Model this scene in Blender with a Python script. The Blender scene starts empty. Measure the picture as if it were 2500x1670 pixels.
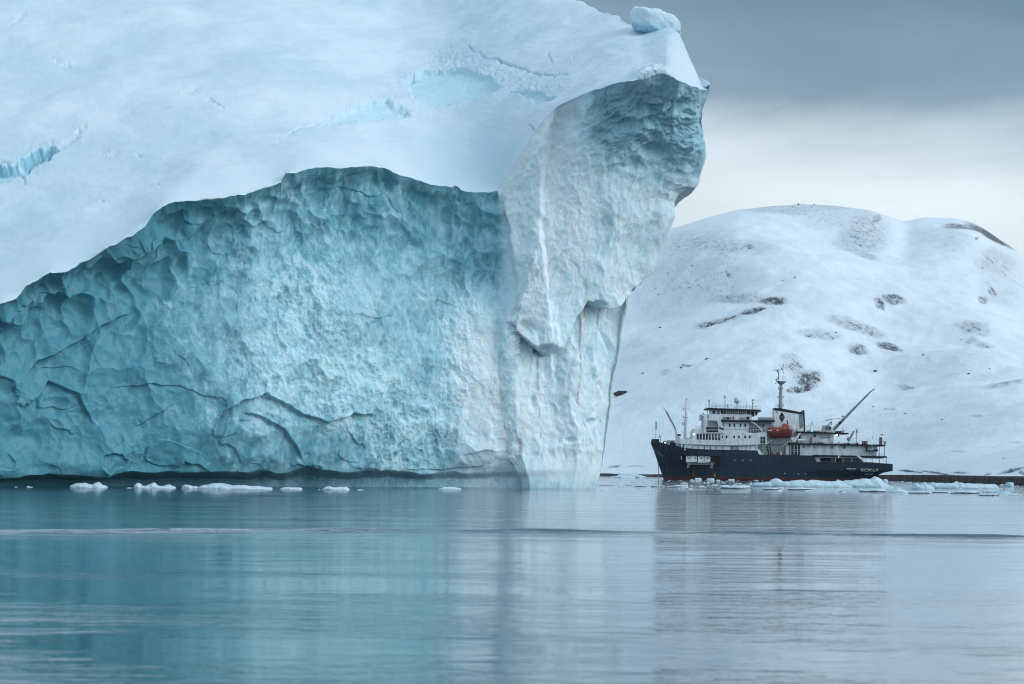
import bpy, bmesh, math, random
import numpy as np
from mathutils import Matrix, Vector
C = bpy.context
SC = C.scene
COL = SC.collection

# ------------------------------------------------------------------ camera, light, sky, exposure
F = 85.0 / 36.0 * 2500.0        # focal length in photo pixels
CX, CY, ROLL, H = 1250.0, 1144.1, 0.0087, 3.5
cam_d = bpy.data.cameras.new('camera')
cam = bpy.data.objects.new('camera', cam_d)
COL.objects.link(cam)
SC.camera = cam
cam_d.lens = 85.0
cam_d.sensor_width = 36.0
cam_d.sensor_fit = 'HORIZONTAL'
cam_d.shift_y = (CY - 835.0) / 2500.0
cam_d.clip_start = 1.0
cam_d.clip_end = 20000.0
cam.location = (0, 0, H)
cam.rotation_euler = (Matrix.Rotation(math.pi / 2, 3, 'X') @ Matrix.Rotation(ROLL, 3, 'Z')).to_euler()
cam_d.dof.use_dof = True
cam_d.dof.focus_distance = 450.0
cam_d.dof.aperture_fstop = 1.4

SUN_ELEV, SUN_AZ = math.radians(27), math.radians(112)   # azimuth from +Y towards +X
sun_d = bpy.data.lights.new('sun', 'SUN')
sun_d.energy = 1.6
sun_d.angle = math.radians(40)
sun_d.color = (0.96, 0.985, 1.0)
sun = bpy.data.objects.new('sun', sun_d)
COL.objects.link(sun)
sdir = Vector((math.sin(SUN_AZ) * math.cos(SUN_ELEV), math.cos(SUN_AZ) * math.cos(SUN_ELEV), math.sin(SUN_ELEV)))
sun.rotation_euler = sdir.to_track_quat('Z', 'Y').to_euler()
sun.location = sdir * 300

SC.view_settings.view_transform = 'Standard'
SC.view_settings.look = 'None'
SC.view_settings.exposure = 0.0
SC.view_settings.gamma = 1.0
SC.cycles.use_denoising = True
SC.cycles.filter_width = 1.15
SC.cycles.max_bounces = 8
SC.cycles.diffuse_bounces = 3
SC.cycles.glossy_bounces = 4
SC.cycles.volume_bounces = 0
SC.cycles.use_adaptive_sampling = True
SC.cycles.adaptive_threshold = 0.015


class NT:
    """small helper for node trees"""
    def __init__(s, tree):
        s.t = tree
        tree.nodes.clear()

    def n(s, typ, **kw):
        nd = s.t.nodes.new(typ)
        ins = kw.pop('ins', {})
        for k, v in kw.items():
            setattr(nd, k, v)
        for k, v in ins.items():
            s.set(nd, k, v)
        return nd

    def set(s, nd, k, v):
        sock = nd.inputs[k]
        if isinstance(v, bpy.types.NodeSocket):
            s.t.links.new(v, sock)
        else:
            sock.default_value = v

    def math(s, op, a, b=0.0, c=0.0, clamp=False):
        nd = s.n('ShaderNodeMath', operation=op, use_clamp=clamp)
        s.set(nd, 0, a); s.set(nd, 1, b); s.set(nd, 2, c)
        return nd.outputs[0]

    def mix(s, f, a, b):
        nd = s.n('ShaderNodeMix', data_type='RGBA')
        s.set(nd, 0, f); s.set(nd, 6, a); s.set(nd, 7, b)
        return nd.outputs[2]

    def ramp(s, f, stops, interp='LINEAR'):
        nd = s.n('ShaderNodeValToRGB')
        cr = nd.color_ramp
        cr.interpolation = interp
        while len(cr.elements) < len(stops):
            cr.elements.new(0.5)
        for e, (p, c) in zip(cr.elements, stops):
            e.position = p
            e.color = c if len(c) == 4 else (*c, 1)
        s.set(nd, 0, f)
        return nd.outputs[0]

    def noise(s, vec, scale, detail=4, rough=0.55, dist=0.0):
        nd = s.n('ShaderNodeTexNoise', ins={'Scale': scale, 'Detail': detail, 'Roughness': rough, 'Distortion': dist})
        if vec is not None:
            s.set(nd, 'Vector', vec)
        return nd.outputs[0]

    def mapping(s, vec, scale=(1, 1, 1), rot=(0, 0, 0)):
        nd = s.n('ShaderNodeMapping', ins={'Scale': scale, 'Rotation': rot})
        s.set(nd, 'Vector', vec)
        return nd.outputs[0]

    def mrange(s, v, a, b, c=0.0, d=1.0, smooth=True):
        nd = s.n('ShaderNodeMapRange', interpolation_type='SMOOTHSTEP' if smooth else 'LINEAR')
        for k, x in enumerate((v, a, b, c, d)):
            s.set(nd, k, x)
        return nd.outputs[0]


def c4(r, g, b):
    return (r, g, b, 1.0)


world = bpy.data.worlds.new('World')
SC.world = world
world.use_nodes = True
w = NT(world.node_tree)
sky = w.n('ShaderNodeTexSky', sky_type='NISHITA', sun_disc=False, sun_elevation=SUN_ELEV, sun_rotation=SUN_AZ)
tc = w.n('ShaderNodeTexCoord')
gen = tc.outputs['Generated']
sep = w.n('ShaderNodeSeparateXYZ', ins={0: gen})
elev = w.math('ARCSINE', sep.outputs[2])
band_n = w.noise(w.mapping(gen, (4, 4, 20)), 1.0, 6, 0.6, 0.5)
soft_n = w.noise(w.mapping(gen, (3.0, 3.0, 9.0)), 2.2, 4, 0.5)
eln = w.math('ADD', elev, w.math('MULTIPLY', w.math('SUBTRACT', band_n, 0.5), 0.05))
eln = w.math('ADD', eln, w.math('MULTIPLY', sep.outputs[0], 0.06))
cloud = w.ramp(w.math('DIVIDE', eln, math.pi / 2), [
    (0.0, (0.66, 0.76, 0.84)), (0.062, (0.80, 0.91, 0.97)), (0.080, (0.86, 0.965, 1.02)), (0.091, (0.66, 0.78, 0.86)),
    (0.102, (0.265, 0.38, 0.485)), (0.132, (0.155, 0.27, 0.385)), (0.24, (0.215, 0.33, 0.465)),
    (0.45, (0.45, 0.61, 0.78)), (1.0, (0.54, 0.72, 0.90))])
# the overcast is thinner behind the photographer than over the hill
back = w.mrange(sep.outputs[1], 0.35, -0.6)
cloud = w.mix(back, cloud, w.ramp(w.math('DIVIDE', elev, math.pi / 2), [(0.0, (0.60, 0.81, 0.98)), (0.25, (0.62, 0.83, 1.0)), (0.55, (0.52, 0.70, 0.87)), (1.0, (0.54, 0.72, 0.90))]))
shade = w.math('ADD', w.math('MULTIPLY', soft_n, 0.6), 0.72)
shade = w.n('ShaderNodeMix', data_type='RGBA', blend_type='MULTIPLY', ins={0: 1.0, 6: cloud, 7: w.n('ShaderNodeCombineColor', ins={0: shade, 1: shade, 2: shade}).outputs[0]}).outputs[2]
bg1 = w.n('ShaderNodeBackground', ins={'Color': sky.outputs[0], 'Strength': 0.05})
bg2 = w.n('ShaderNodeBackground', ins={'Color': shade, 'Strength': 1.0})
mixw = w.n('ShaderNodeMixShader', ins={0: 0.95, 1: bg1.outputs[0], 2: bg2.outputs[0]})
w.n('ShaderNodeOutputWorld', ins={0: mixw.outputs[0]})


# ------------------------------------------------------------------ helpers
def at(px, py, Y):
    """photo pixel seen at distance Y -> world point (works on arrays)"""
    dx, dy = px - CX, py - CY
    c, s = math.cos(ROLL), math.sin(ROLL)
    ux, uy = dx * c + dy * s, -dx * s + dy * c
    return ux * Y / F, Y + 0 * ux, H - uy * Y / F


def water_Y(px, py):
    return H * F / (py - (CY + ROLL * (px - CX)))


def tag(o, label=None, cat=None, group=None, kind=None):
    if label: o['label'] = label
    if cat: o['category'] = cat
    if group: o['group'] = group
    if kind: o['kind'] = kind
    return o


def empty(name, loc=(0, 0, 0), rot=(0, 0, 0)):
    o = bpy.data.objects.new(name, None)
    o.location = loc
    o.rotation_euler = rot
    COL.objects.link(o)
    return o


def link(name, me, mat=None, parent=None, loc=None):
    o = bpy.data.objects.new(name, me)
    COL.objects.link(o)
    if mat: me.materials.append(mat)
    if parent: o.parent = parent
    if loc: o.location = loc
    return o


def grid_mesh(name, P, attrs=None, wrap=False, smooth=True):
    """P: (rows, cols, 3) -> quad sheet"""
    R, K = P.shape[:2]
    me = bpy.data.meshes.new(name)
    idx = np.arange(R * K, dtype=np.int32).reshape(R, K)
    a, b, c, d = idx[:-1, :-1], idx[:-1, 1:], idx[1:, 1:], idx[1:, :-1]
    q = np.stack([a, b, c, d], -1).reshape(-1, 4)
    return raw_mesh(me, P.reshape(-1, 3), q, attrs, smooth)


def raw_mesh(me, V, q, attrs=None, smooth=True):
    me.vertices.add(len(V))
    me.vertices.foreach_set('co', np.ascontiguousarray(V, np.float32).ravel())
    me.loops.add(q.size)
    me.loops.foreach_set('vertex_index', q.ravel().astype(np.int32))
    me.polygons.add(len(q))
    me.polygons.foreach_set('loop_start', np.arange(0, q.size, 4, dtype=np.int32))
    me.polygons.foreach_set('use_smooth', np.full(len(q), smooth))
    for k, v in (attrs or {}).items():
        at_ = me.attributes.new(k, 'FLOAT', 'POINT')
        at_.data.foreach_set('value', np.ascontiguousarray(v, np.float32).ravel())
    me.update(calc_edges=True)
    me.validate()
    return me


rng = np.random.RandomState(7)
PERM = rng.permutation(256).astype(np.int32)
GR = rng.normal(size=(256, 3)).astype(np.float32)
GR /= np.linalg.norm(GR, axis=1)[:, None]
RP = rng.rand(256, 3).astype(np.float32)


def perlin(P):
    P = np.asarray(P, np.float32)
    i = np.floor(P).astype(np.int32)
    f = P - i
    u = f * f * f * (f * (f * 6 - 15) + 10)
    out = np.zeros(P.shape[:-1], np.float32)
    for dx in (0, 1):
        px_ = PERM[(i[..., 0] + dx) & 255]
        wx = u[..., 0] if dx else 1 - u[..., 0]
        for dy in (0, 1):
            py_ = PERM[(px_ + i[..., 1] + dy) & 255]
            wy = u[..., 1] if dy else 1 - u[..., 1]
            for dz in (0, 1):
                g = GR[PERM[(py_ + i[..., 2] + dz) & 255]]
                wz = u[..., 2] if dz else 1 - u[..., 2]
                out += wx * wy * wz * (g[..., 0] * (f[..., 0] - dx) + g[..., 1] * (f[..., 1] - dy) + g[..., 2] * (f[..., 2] - dz))
    return out


def fbm(P, octv=4, gain=0.5):
    P = np.asarray(P, np.float32)
    a, out = 1.0, 0
    for k in range(octv):
        out = out + a * perlin(P * (2.03 ** k) + 17.3 * k)
        a *= gain
    return out


def worley(P, second=False):
    P = np.asarray(P, np.float32)
    i = np.floor(P).astype(np.int32)
    f = P - i
    f1 = np.full(P.shape[:-1], 9.0, np.float32)
    f2 = f1.copy()
    for dx in (-1, 0, 1):
        px_ = PERM[(i[..., 0] + dx) & 255]
        for dy in (-1, 0, 1):
            py_ = PERM[(px_ + i[..., 1] + dy) & 255]
            for dz in (-1, 0, 1):
                r = RP[PERM[(py_ + i[..., 2] + dz) & 255]]
                d = (r[..., 0] + dx - f[..., 0]) ** 2 + (r[..., 1] + dy - f[..., 1]) ** 2 + (r[..., 2] + dz - f[..., 2]) ** 2
                f2 = np.minimum(f2, np.maximum(f1, d))
                f1 = np.minimum(f1, d)
    return (f1, f2) if second else f1


def sstep(x, a, b):
    t = np.clip((x - a) / (b - a), 0, 1)
    return t * t * (3 - 2 * t)


def poly_dist(px, py, pts):
    """distance to an open polyline"""
    d = np.full(px.shape, 1e9, np.float32)
    for (x0, y0), (x1, y1) in zip(pts[:-1], pts[1:]):
        L2 = (x1 - x0) ** 2 + (y1 - y0) ** 2
        t = np.clip(((px - x0) * (x1 - x0) + (py - y0) * (y1 - y0)) / L2, 0, 1)
        d = np.minimum(d, np.hypot(px - x0 - t * (x1 - x0), py - y0 - t * (y1 - y0)))
    return d


def poly_in(px, py, pts):
    """signed distance to a closed polygon, positive inside"""
    d = poly_dist(px, py, list(pts) + [pts[0]])
    ins = np.zeros(px.shape, bool)
    for (x0, y0), (x1, y1) in zip(pts, list(pts[1:]) + [pts[0]]):
        if y0 == y1: continue
        cnd = ((y0 > py) != (y1 > py)) & (px < (x1 - x0) * (py - y0) / (y1 - y0) + x0)
        ins ^= cnd
    return np.where(ins, d, -d)


def grid_normals(P):
    du = np.gradient(P, axis=1)
    dv = np.gradient(P, axis=0)
    n = np.cross(du, dv)
    return n / np.maximum(np.linalg.norm(n, axis=-1, keepdims=True), 1e-6)


# ------------------------------------------------------------------ materials
def material(name):
    m = bpy.data.materials.new(name)
    m.use_nodes = True
    t = NT(m.node_tree)
    b = t.n('ShaderNodeBsdfPrincipled')
    t.n('ShaderNodeOutputMaterial', ins={0: b.outputs[0]})
    return m, t, b


def attr(t, name):
    return t.n('ShaderNodeAttribute', attribute_name=name).outputs['Fac']


def obj_co(t):
    return t.n('ShaderNodeTexCoord').outputs['Object']


def bump(t, b, h, dist=0.05, strength=1.0):
    nd = t.n('ShaderNodeBump', ins={'Strength': strength, 'Distance': dist, 'Height': h})
    t.set(b, 'Normal', nd.outputs[0])


SNOW = c4(0.83, 0.865, 0.885)
BLUE_DEEP, BLUE_PALE, FROST = c4(0.10, 0.325, 0.395), c4(0.36, 0.635, 0.70), c4(0.68, 0.85, 0.91)


def mat_ice(name, deep, pale, frost_shade, sss=0.0, second=None):
    m, t, b = material(name)
    co = obj_co(t)
    n1 = t.noise(co, 0.14, 5, 0.6, 0.8)
    n0 = t.noise(t.mapping(co, (1, 1, 0.55), (0, 0.5, 0)), 0.38, 6, 0.62, 1.4)
    n2 = t.noise(t.mapping(co, (1, 1, 0.6), (0, 0.6, 0)), 0.95, 7, 0.68, 0.9)
    n3 = t.noise(co, 5.0, 4, 0.65)
    fr = attr(t, 'frost_shade')
    if second:
        k = attr(t, 'pale')
        deep, pale, frost_shade = (t.mix(k, a, c) for a, c in zip((deep, pale, frost_shade), second))
    tone = t.math('ADD', t.math('MULTIPLY', n1, 0.45), t.math('MULTIPLY', n0, 0.55))
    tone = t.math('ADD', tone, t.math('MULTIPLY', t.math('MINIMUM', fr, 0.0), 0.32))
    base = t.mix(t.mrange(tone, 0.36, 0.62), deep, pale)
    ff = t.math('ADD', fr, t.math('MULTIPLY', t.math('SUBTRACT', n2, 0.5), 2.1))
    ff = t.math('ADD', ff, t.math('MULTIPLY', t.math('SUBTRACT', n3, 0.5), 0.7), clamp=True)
    t.set(b, 'Base Color', t.mix(ff, base, frost_shade))
    t.set(b, 'Roughness', t.math('ADD', t.math('MULTIPLY', ff, 0.3), 0.32))
    b.inputs['IOR'].default_value = 1.31
    b.inputs['Specular IOR Level'].default_value = 0.35
    if sss:
        b.inputs['Subsurface Weight'].default_value = sss
        b.inputs['Subsurface Radius'].default_value = (0.2, 0.8, 1.0)
        b.inputs['Subsurface Scale'].default_value = 0.9
    hh = t.math('ADD', t.math('MULTIPLY', n2, 0.6), t.math('MULTIPLY', n3, 0.4))
    bump(t, b, hh, 0.35, t.math('ADD', t.math('MULTIPLY', ff, 0.4), 0.22))
    return m


M_CLIFF = mat_ice('glacier_ice', c4(0.105, 0.315, 0.385), c4(0.32, 0.58, 0.665), c4(0.62, 0.84, 0.90), 0.45,
                  (c4(0.36, 0.585, 0.67), c4(0.66, 0.90, 0.97), c4(0.86, 0.97, 1.0)))
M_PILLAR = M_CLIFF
M_FLOE = mat_ice('floating_ice', c4(0.30, 0.53, 0.60), c4(0.50, 0.70, 0.77), c4(0.70, 0.79, 0.83))


def mat_snowcap():
    m, t, b = material('wind_packed_snow')
    co = obj_co(t)
    ice = attr(t, 'ice')
    n1 = t.noise(co, 0.05, 4, 0.5)
    n2 = t.noise(co, 1.3, 5, 0.65)
    n3 = t.noise(t.mapping(co, (1, 1, 3)), 5.0, 3, 0.6)
    snow = t.mix(t.mrange(n1, 0.35, 0.65), c4(0.60, 0.725, 0.795), c4(0.71, 0.80, 0.855))
    icy = t.mix(t.mrange(n2, 0.4, 0.62), c4(0.46, 0.72, 0.80), c4(0.60, 0.79, 0.85))
    deep = t.mix(t.math('GREATER_THAN', ice, 1.0), icy, c4(0.34, 0.60, 0.70))
    f = t.math('MULTIPLY', ice, t.math('ADD', t.math('MULTIPLY', n2, 0.5), 0.75), clamp=True)
    t.set(b, 'Base Color', t.mix(f, snow, deep))
    b.inputs['Roughness'].default_value = 0.75
    b.inputs['Specular IOR Level'].default_value = 0.2
    bump(t, b, t.math('ADD', t.math('MULTIPLY', n2, 0.7), t.math('MULTIPLY', n3, 0.3)), 0.25, 0.45)
    return m


M_SNOWCAP = mat_snowcap()


def mat_hill():
    m, t, b = material('snowy_rock')
    co = obj_co(t)
    rock = attr(t, 'rock')
    shore = attr(t, 'shore')
    n1 = t.noise(t.mapping(co, (0.30, 0.06, 0.0)), 1.0, 7, 0.72, 0.3)
    n2 = t.noise(t.mapping(co, (1.1, 0.17, 0.0)), 1.0, 4, 0.7)
    n0 = t.noise(co, 0.012, 3, 0.5)
    v = t.math('ADD', rock, t.math('MULTIPLY', t.math('SUBTRACT', n1, 0.5), 2.6))
    v = t.math('ADD', v, t.math('MULTIPLY', t.math('SUBTRACT', n2, 0.5), 2.0))
    f = t.math('MULTIPLY', t.mrange(v, 0.45, 0.85), t.mrange(rock, 0.02, 0.2))
    f = t.math('MAXIMUM', f, t.math('MULTIPLY', t.math('MULTIPLY', rock, 0.85, clamp=True), t.mrange(n1, 0.3, 0.62, 0.4, 1.0)))
    speck = t.mrange(t.noise(t.mapping(co, (0.45, 0.07, 0.0)), 1.0, 5, 0.75), 0.68, 0.74)
    f = t.math('MAXIMUM', f, t.math('MULTIPLY', speck, 0.5))
    rockc = t.mix(t.mrange(n2, 0.3, 0.7), c4(0.035, 0.04, 0.048), c4(0.11, 0.115, 0.13))
    snow = t.mix(t.mrange(n0, 0.35, 0.65), c4(0.81, 0.875, 0.91), c4(0.86, 0.91, 0.935))
    col = t.mix(f, snow, rockc)
    bank = t.mix(t.mrange(n2, 0.35, 0.65), c4(0.03, 0.026, 0.026), c4(0.11, 0.085, 0.075))
    sf = t.mrange(t.math('ADD', shore, t.math('MULTIPLY', t.math('SUBTRACT', n2, 0.5), 0.7)), 0.4, 0.6)
    t.set(b, 'Base Color', t.mix(sf, col, bank))
    b.inputs['Roughness'].default_value = 0.85
    b.inputs['Specular IOR Level'].default_value = 0.15
    bump(t, b, n2, 1.2, 0.5)
    return m


def mat_water():
    m, t, b = material('cold_fjord_water')
    geo = t.n('ShaderNodeNewGeometry')
    pos = geo.outputs['Position']
    sp = t.n('ShaderNodeSeparateXYZ', ins={0: pos})
    n1 = t.noise(t.mapping(pos, (0.55, 0.9, 1), (0, 0, 0.12)), 1.0, 3, 0.5, 0.5)
    n2 = t.noise(t.mapping(pos, (1.6, 2.6, 1), (0, 0, -0.2)), 1.0, 3, 0.55)
    n3 = t.noise(t.mapping(pos, (0.05, 0.12, 1)), 1.0, 4, 0.6)
    near = t.mrange(sp.outputs[1], 136.0, 124.0, 1.5, 0.48)
    near = t.math('ADD', near, t.mrange(sp.outputs[1], 105.0, 45.0, 0.0, 0.4))
    near = t.math('ADD', near, t.math('MULTIPLY', t.mrange(sp.outputs[1], 131.0, 126.0), t.mrange(sp.outputs[1], 108.0, 122.0, 0.0, 1.1)))
    gust = t.mrange(n3, 0.36, 0.68, 0.35, 2.0)
    amp = t.math('MULTIPLY', near, gust)
    h = t.math('ADD', t.math('MULTIPLY', n1, 0.85), t.math('MULTIPLY', n2, 0.40))
    h = t.math('MULTIPLY', h, amp)
    b.inputs['Base Color'].default_value = c4(0.009, 0.040, 0.056)
    b.inputs['Roughness'].default_value = 0.045
    b.inputs['IOR'].default_value = 1.8
    bump(t, b, h, 0.036, 1.0)
    return m


def plain(name, col, rough=0.5, spec=0.3, wear=0.25, scale=1.2, streak=False, metal=0.0):
    """painted or worn surface: base colour with weathering noise"""
    m, t, b = material(name)
    co = obj_co(t)
    n = t.noise(t.mapping(co, (1, 1, 0.18) if streak else (1, 1, 1)), scale, 5, 0.62)
    dark = c4(*[c * (1 - wear) for c in col])
    lite = c4(*[min(1, c * (1 + 0.35 * wear)) for c in col])
    t.set(b, 'Base Color', t.mix(t.mrange(n, 0.3, 0.7), dark, lite))
    b.inputs['Roughness'].default_value = rough
    b.inputs['Specular IOR Level'].default_value = spec
    b.inputs['Metallic'].default_value = metal
    return m


M_WHITE = plain('white_ship_paint', (0.74, 0.77, 0.78), 0.5, 0.3, 0.26, 0.9, True)
M_NAVY = plain('navy_paint', (0.008, 0.014, 0.024), 0.5, 0.12, 0.3)
M_BLACK = plain('black_gear', (0.01, 0.012, 0.015), 0.6, 0.12, 0.3)
M_GREY = plain('grey_steel', (0.22, 0.25, 0.27), 0.55, 0.3, 0.3)
M_PALEGREY = plain('pale_grey_paint', (0.45, 0.48, 0.49), 0.55, 0.3, 0.2)
M_GLASS = plain('dark_window_glass', (0.012, 0.016, 0.022), 0.25, 0.25, 0.2)
M_SHINE = plain('pale_glass_and_reflection', (0.25, 0.32, 0.34), 0.1, 0.5, 0.3)
M_RED = plain('red_paint', (0.32, 0.035, 0.03), 0.5, 0.3, 0.25)
M_ORANGE = plain('orange_lifeboat_paint', (0.30, 0.045, 0.018), 0.38, 0.4, 0.3, 2.0)
M_DKORANGE = plain('deep_red_lifeboat_paint', (0.13, 0.018, 0.012), 0.45, 0.25, 0.3, 2.0)
M_BROWN = plain('brown_crate', (0.16, 0.08, 0.05), 0.7, 0.2, 0.35)
M_YELLOW = plain('orange_buoy', (0.55, 0.25, 0.04), 0.5, 0.3, 0.2)
M_LETTER = plain('white_lettering', (0.75, 0.77, 0.78), 0.6, 0.2, 0.1)
M_FADED = plain('faded_lettering', (0.16, 0.19, 0.21), 0.6, 0.2, 0.1)
M_SKIN = plain('skin', (0.45, 0.28, 0.21), 0.6, 0.3, 0.1)
M_ROCK = plain('dark_rock', (0.05, 0.052, 0.058), 0.9, 0.15, 0.5, 1.5)
M_BROWNROCK = plain('brown_rock', (0.06, 0.045, 0.042), 0.9, 0.15, 0.5, 0.8)


def lamp_mat(name, col, st):
    m, t, b = material(name)
    b.inputs['Emission Color'].default_value = c4(*col)
    b.inputs['Emission Strength'].default_value = st
    return m


M_LAMP = lamp_mat('lit_floodlight', (0.95, 1.0, 1.0), 3.0)
M_WARM = lamp_mat('lit_deck_lamp', (1.0, 0.72, 0.3), 3.0)


def mat_hull():
    m, t, b = material('blue_hull_paint')
    co = obj_co(t)
    sp = t.n('ShaderNodeSeparateXYZ', ins={0: co})
    z = sp.outputs[2]
    n = t.noise(t.mapping(co, (1.1, 1, 0.14)), 1.0, 6, 0.68)
    n2 = t.noise(co, 0.25, 4, 0.5)
    blue = t.mix(t.mrange(n, 0.32, 0.72), c4(0.004, 0.015, 0.031), c4(0.009, 0.031, 0.056))
    pale = t.mix(t.mrange(n, 0.42, 0.62), blue, c4(0.04, 0.06, 0.085))
    bow = t.mrange(sp.outputs[0], -34.0, -42.5)
    blue = t.mix(t.math('MULTIPLY', bow, t.mrange(n2, 0.3, 0.6)), blue, pale)
    red = t.mix(t.mrange(n, 0.35, 0.65), c4(0.035, 0.012, 0.014), c4(0.10, 0.022, 0.022))
    zz = t.math('ADD', z, t.math('MULTIPLY', t.math('SUBTRACT', n, 0.5), 0.25))
    st = t.noise(t.mapping(co, (2.2, 1, 0.05)), 1.0, 5, 0.7)
    rust = t.math('MULTIPLY', t.mrange(st, 0.60, 0.72), t.mrange(t.noise(co, 0.12, 3, 0.5), 0.45, 0.65))
    blue = t.mix(t.math('MULTIPLY', rust, 0.55), blue, c4(0.06, 0.035, 0.025))
    t.set(b, 'Base Color', t.mix(t.mrange(zz, 1.0, 1.12), red, blue))
    b.inputs['Roughness'].default_value = 0.45
    b.inputs['Specular IOR Level'].default_value = 0.2
    return m


M_HULL = mat_hull()

# ------------------------------------------------------------------ water (one sheet to the horizon)
def build_water():
    xs = np.concatenate([-np.geomspace(4000, 66, 26), np.arange(-60, 60.01, 1.0), np.geomspace(66, 4000, 26)])
    ys = np.concatenate([-np.geomspace(900, 10, 10), np.arange(0, 110, 2.0), np.arange(110, 150, 0.1), np.arange(150, 240, 2.0), np.geomspace(244, 4200, 40)])
    X, Y = np.meshgrid(xs, ys)
    yr = np.interp(xs, [-400, -70, -26, 0, 28, 70, 400], [60, 112, 124.5, 135, 130.5, 122, 70])
    k = np.ones(13) / 13
    yr = np.convolve(np.pad(yr, 6, 'edge'), k, 'valid')
    fade = np.exp(-(X / 160) ** 2)
    d = Y - yr[None, :] + 1.1 * fbm(np.stack([X * 0.07, X * 0 + 3.3, X * 0], -1), 3)
    fade = fade * (0.8 + 0.75 * fbm(np.stack([X * 0.16, Y * 0.05, X * 0 + 8], -1), 3))
    Z = np.where(d < 0, np.exp(-(d / 1.15) ** 2), np.exp(-(d / 3.6) ** 2)) * 0.21 * fade
    # a second, flatter undulation that the wave drags behind it
    Z += 0.035 * fade * np.exp(-((d + 5.0) / 1.6) ** 2) + 0.02 * fade * np.exp(-((d + 11) / 2.2) ** 2)
    me = grid_mesh('water', np.stack([X, Y, Z], -1))
    tag(link('water', me, mat_water()), kind='structure')


build_water()

# ------------------------------------------------------------------ iceberg
RES = 1.0
LIP_L = [(-260, 880), (0, 737), (30, 722), (64, 698), (95, 679), (122, 663), (165, 654), (213, 639), (245, 618), (279, 597), (310, 574), (346, 549), (360, 536), (373, 519),
         (395, 502), (415, 496), (470, 492), (554, 485), (572, 478), (580, 473), (596, 477), (639, 463), (672, 453), (689, 450), (691, 424), (720, 419), (767, 411), (850, 409), (905, 407), (937, 411),
         (965, 424), (1001, 434), (1040, 446), (1076, 453), (1104, 456), (1110, 452), (1116, 455), (1126, 467), (1156, 472), (1215, 469)]
LIP_P = [(1215, 469), (1241, 426), (1272, 376), (1300, 330), (1330, 290), (1353, 266), (1369, 256), (1427, 229), (1513, 200), (1577, 192), (1600, 184), (1622, 178),
         (1645, 187), (1683, 208), (1710, 217), (1733, 220)]
SIL = [(220, 1733), (240, 1728), (261, 1717), (300, 1717), (351, 1718), (390, 1713), (415, 1710), (442, 1705), (457, 1697), (462, 1676), (469, 1657), (492, 1645), (527, 1646), (596, 1619),
       (650, 1598), (690, 1579), (700, 1578), (712, 1566), (735, 1550), (767, 1545), (810, 1534), (852, 1523), (927, 1507), (964, 1502), (1023, 1497),
       (1076, 1486), (1129, 1475), (1182, 1459), (1195, 1455), (1230, 1450)]
EDGE = [(469, 1215), (533, 1236), (597, 1244), (640, 1252), (708, 1262), (746, 1257), (790, 1228), (850, 1220), (960, 1222), (1065, 1228), (1130, 1246),
        (1170, 1268), (1195, 1272), (1230, 1274)]
SUMMIT = [(-260, -300, -200, 520), (0, 0, -195, 530), (600, 600, -190, 555), (1000, 930, -190, 565), (1215, 1020, -185, 560), (1240, 1040, -170, 540), (1300, 1190, -75, 505),
          (1365, 1337, 0, 480), (1395, 1374, 16, 474), (1420, 1417, 19, 468), (1450, 1452, 34, 460), (1480, 1486, 43, 452), (1520, 1520, 36, 446), (1550, 1548, 36, 440),
          (1600, 1620, 50, 434), (1650, 1657, 84, 428), (1680, 1672, 122, 424), (1700, 1690, 156, 420), (1715, 1706, 182, 416), (1733, 1733, 206, 411)]


def interp_tab(x, tab, k=1):
    tab = np.array(tab, float)
    return np.interp(x, tab[:, 0], tab[:, k])


# depth offsets (metres towards -y are negative) along the height of the face, for key columns
FR = [-0.08, 0.0, 0.036, 0.05, 0.10, 0.20, 0.40, 0.60, 0.78, 0.88, 0.95, 1.0]
OFF_L = {-260: [2, 0, 0.3, -6.6, -7.2, -7.4, -7.4, -7.2, -6.6, -6.4, -7.5, -10.4], 200: [2, 0, 0.3, -6.6, -7.4, -7.6, -6.6, -5.4, -4.6, -4.8, -6.7, -10.4], 500: [2, 0, 0.3, -6.4, -7.4, -8.0, -7.4, -5.6, -3.6, -3.4, -5.3, -9.2], 850: [2, 0, 0.3, -6.0, -7.2, -8.2, -7.8, -5.6, -2.6, -2.1, -3.4, -6.2], 1060: [2, 0, -0.3, -2.6, -3.6, -4.0, -3.0, -1.2, 0.6, 1.0, 0.2, -2.0], 1215: [1, 0, -0.3, -1.4, -2.6, -3.6, -3.5, -1.6, -0.3, 0.0, -0.3, -1.4]}
OFF_P = {0.0: [1, 0, -0.3, -1.4, -2.6, -3.6, -3.5, -1.6, -0.3, 0.0, -0.3, -1.4],
         0.015: [1, 0, -.3, -.8, -1.2, -1.6, -2.0, -1.8, -1.2, -0.5, .2, 0.8],
         0.28: [1, 0, -.3, -.8, -1.2, -1.5, -2.2, -2.2, -1.8, -1.8, -2.2, -3.0],
         0.6: [1, 0, -.2, -.5, -.8, -1.0, -1.6, -2.0, -3.2, -7.0, -12.0, -16.0],
         0.85: [1, 0, -.2, -.4, -.6, -.8, -1.2, -1.8, -3.8, -9.0, -14.5, -19.0],
         1.0: [1, 0, 0, 0, 0, 0, 0, -1.0, -2.4, -5.0, -8.0, -10.0]}
LEDGE = [(1150, 760), (1215, 770), (1260, 800), (1300, 840), (1340, 866), (1370, 850), (1400, 790), (1438, 736), (1465, 742), (1482, 756), (1510, 742), (1550, 700), (1620, 640)]


def depth_table(keys, x, fr):
    ks = sorted(keys)
    cols = np.stack([np.interp(fr, FR, keys[k]) for k in ks])          # (keys, rows)
    out = np.empty((len(fr), len(x)), np.float32)
    for r in range(len(fr)):
        out[r] = np.interp(x, ks, cols[:, r])
    return out


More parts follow.
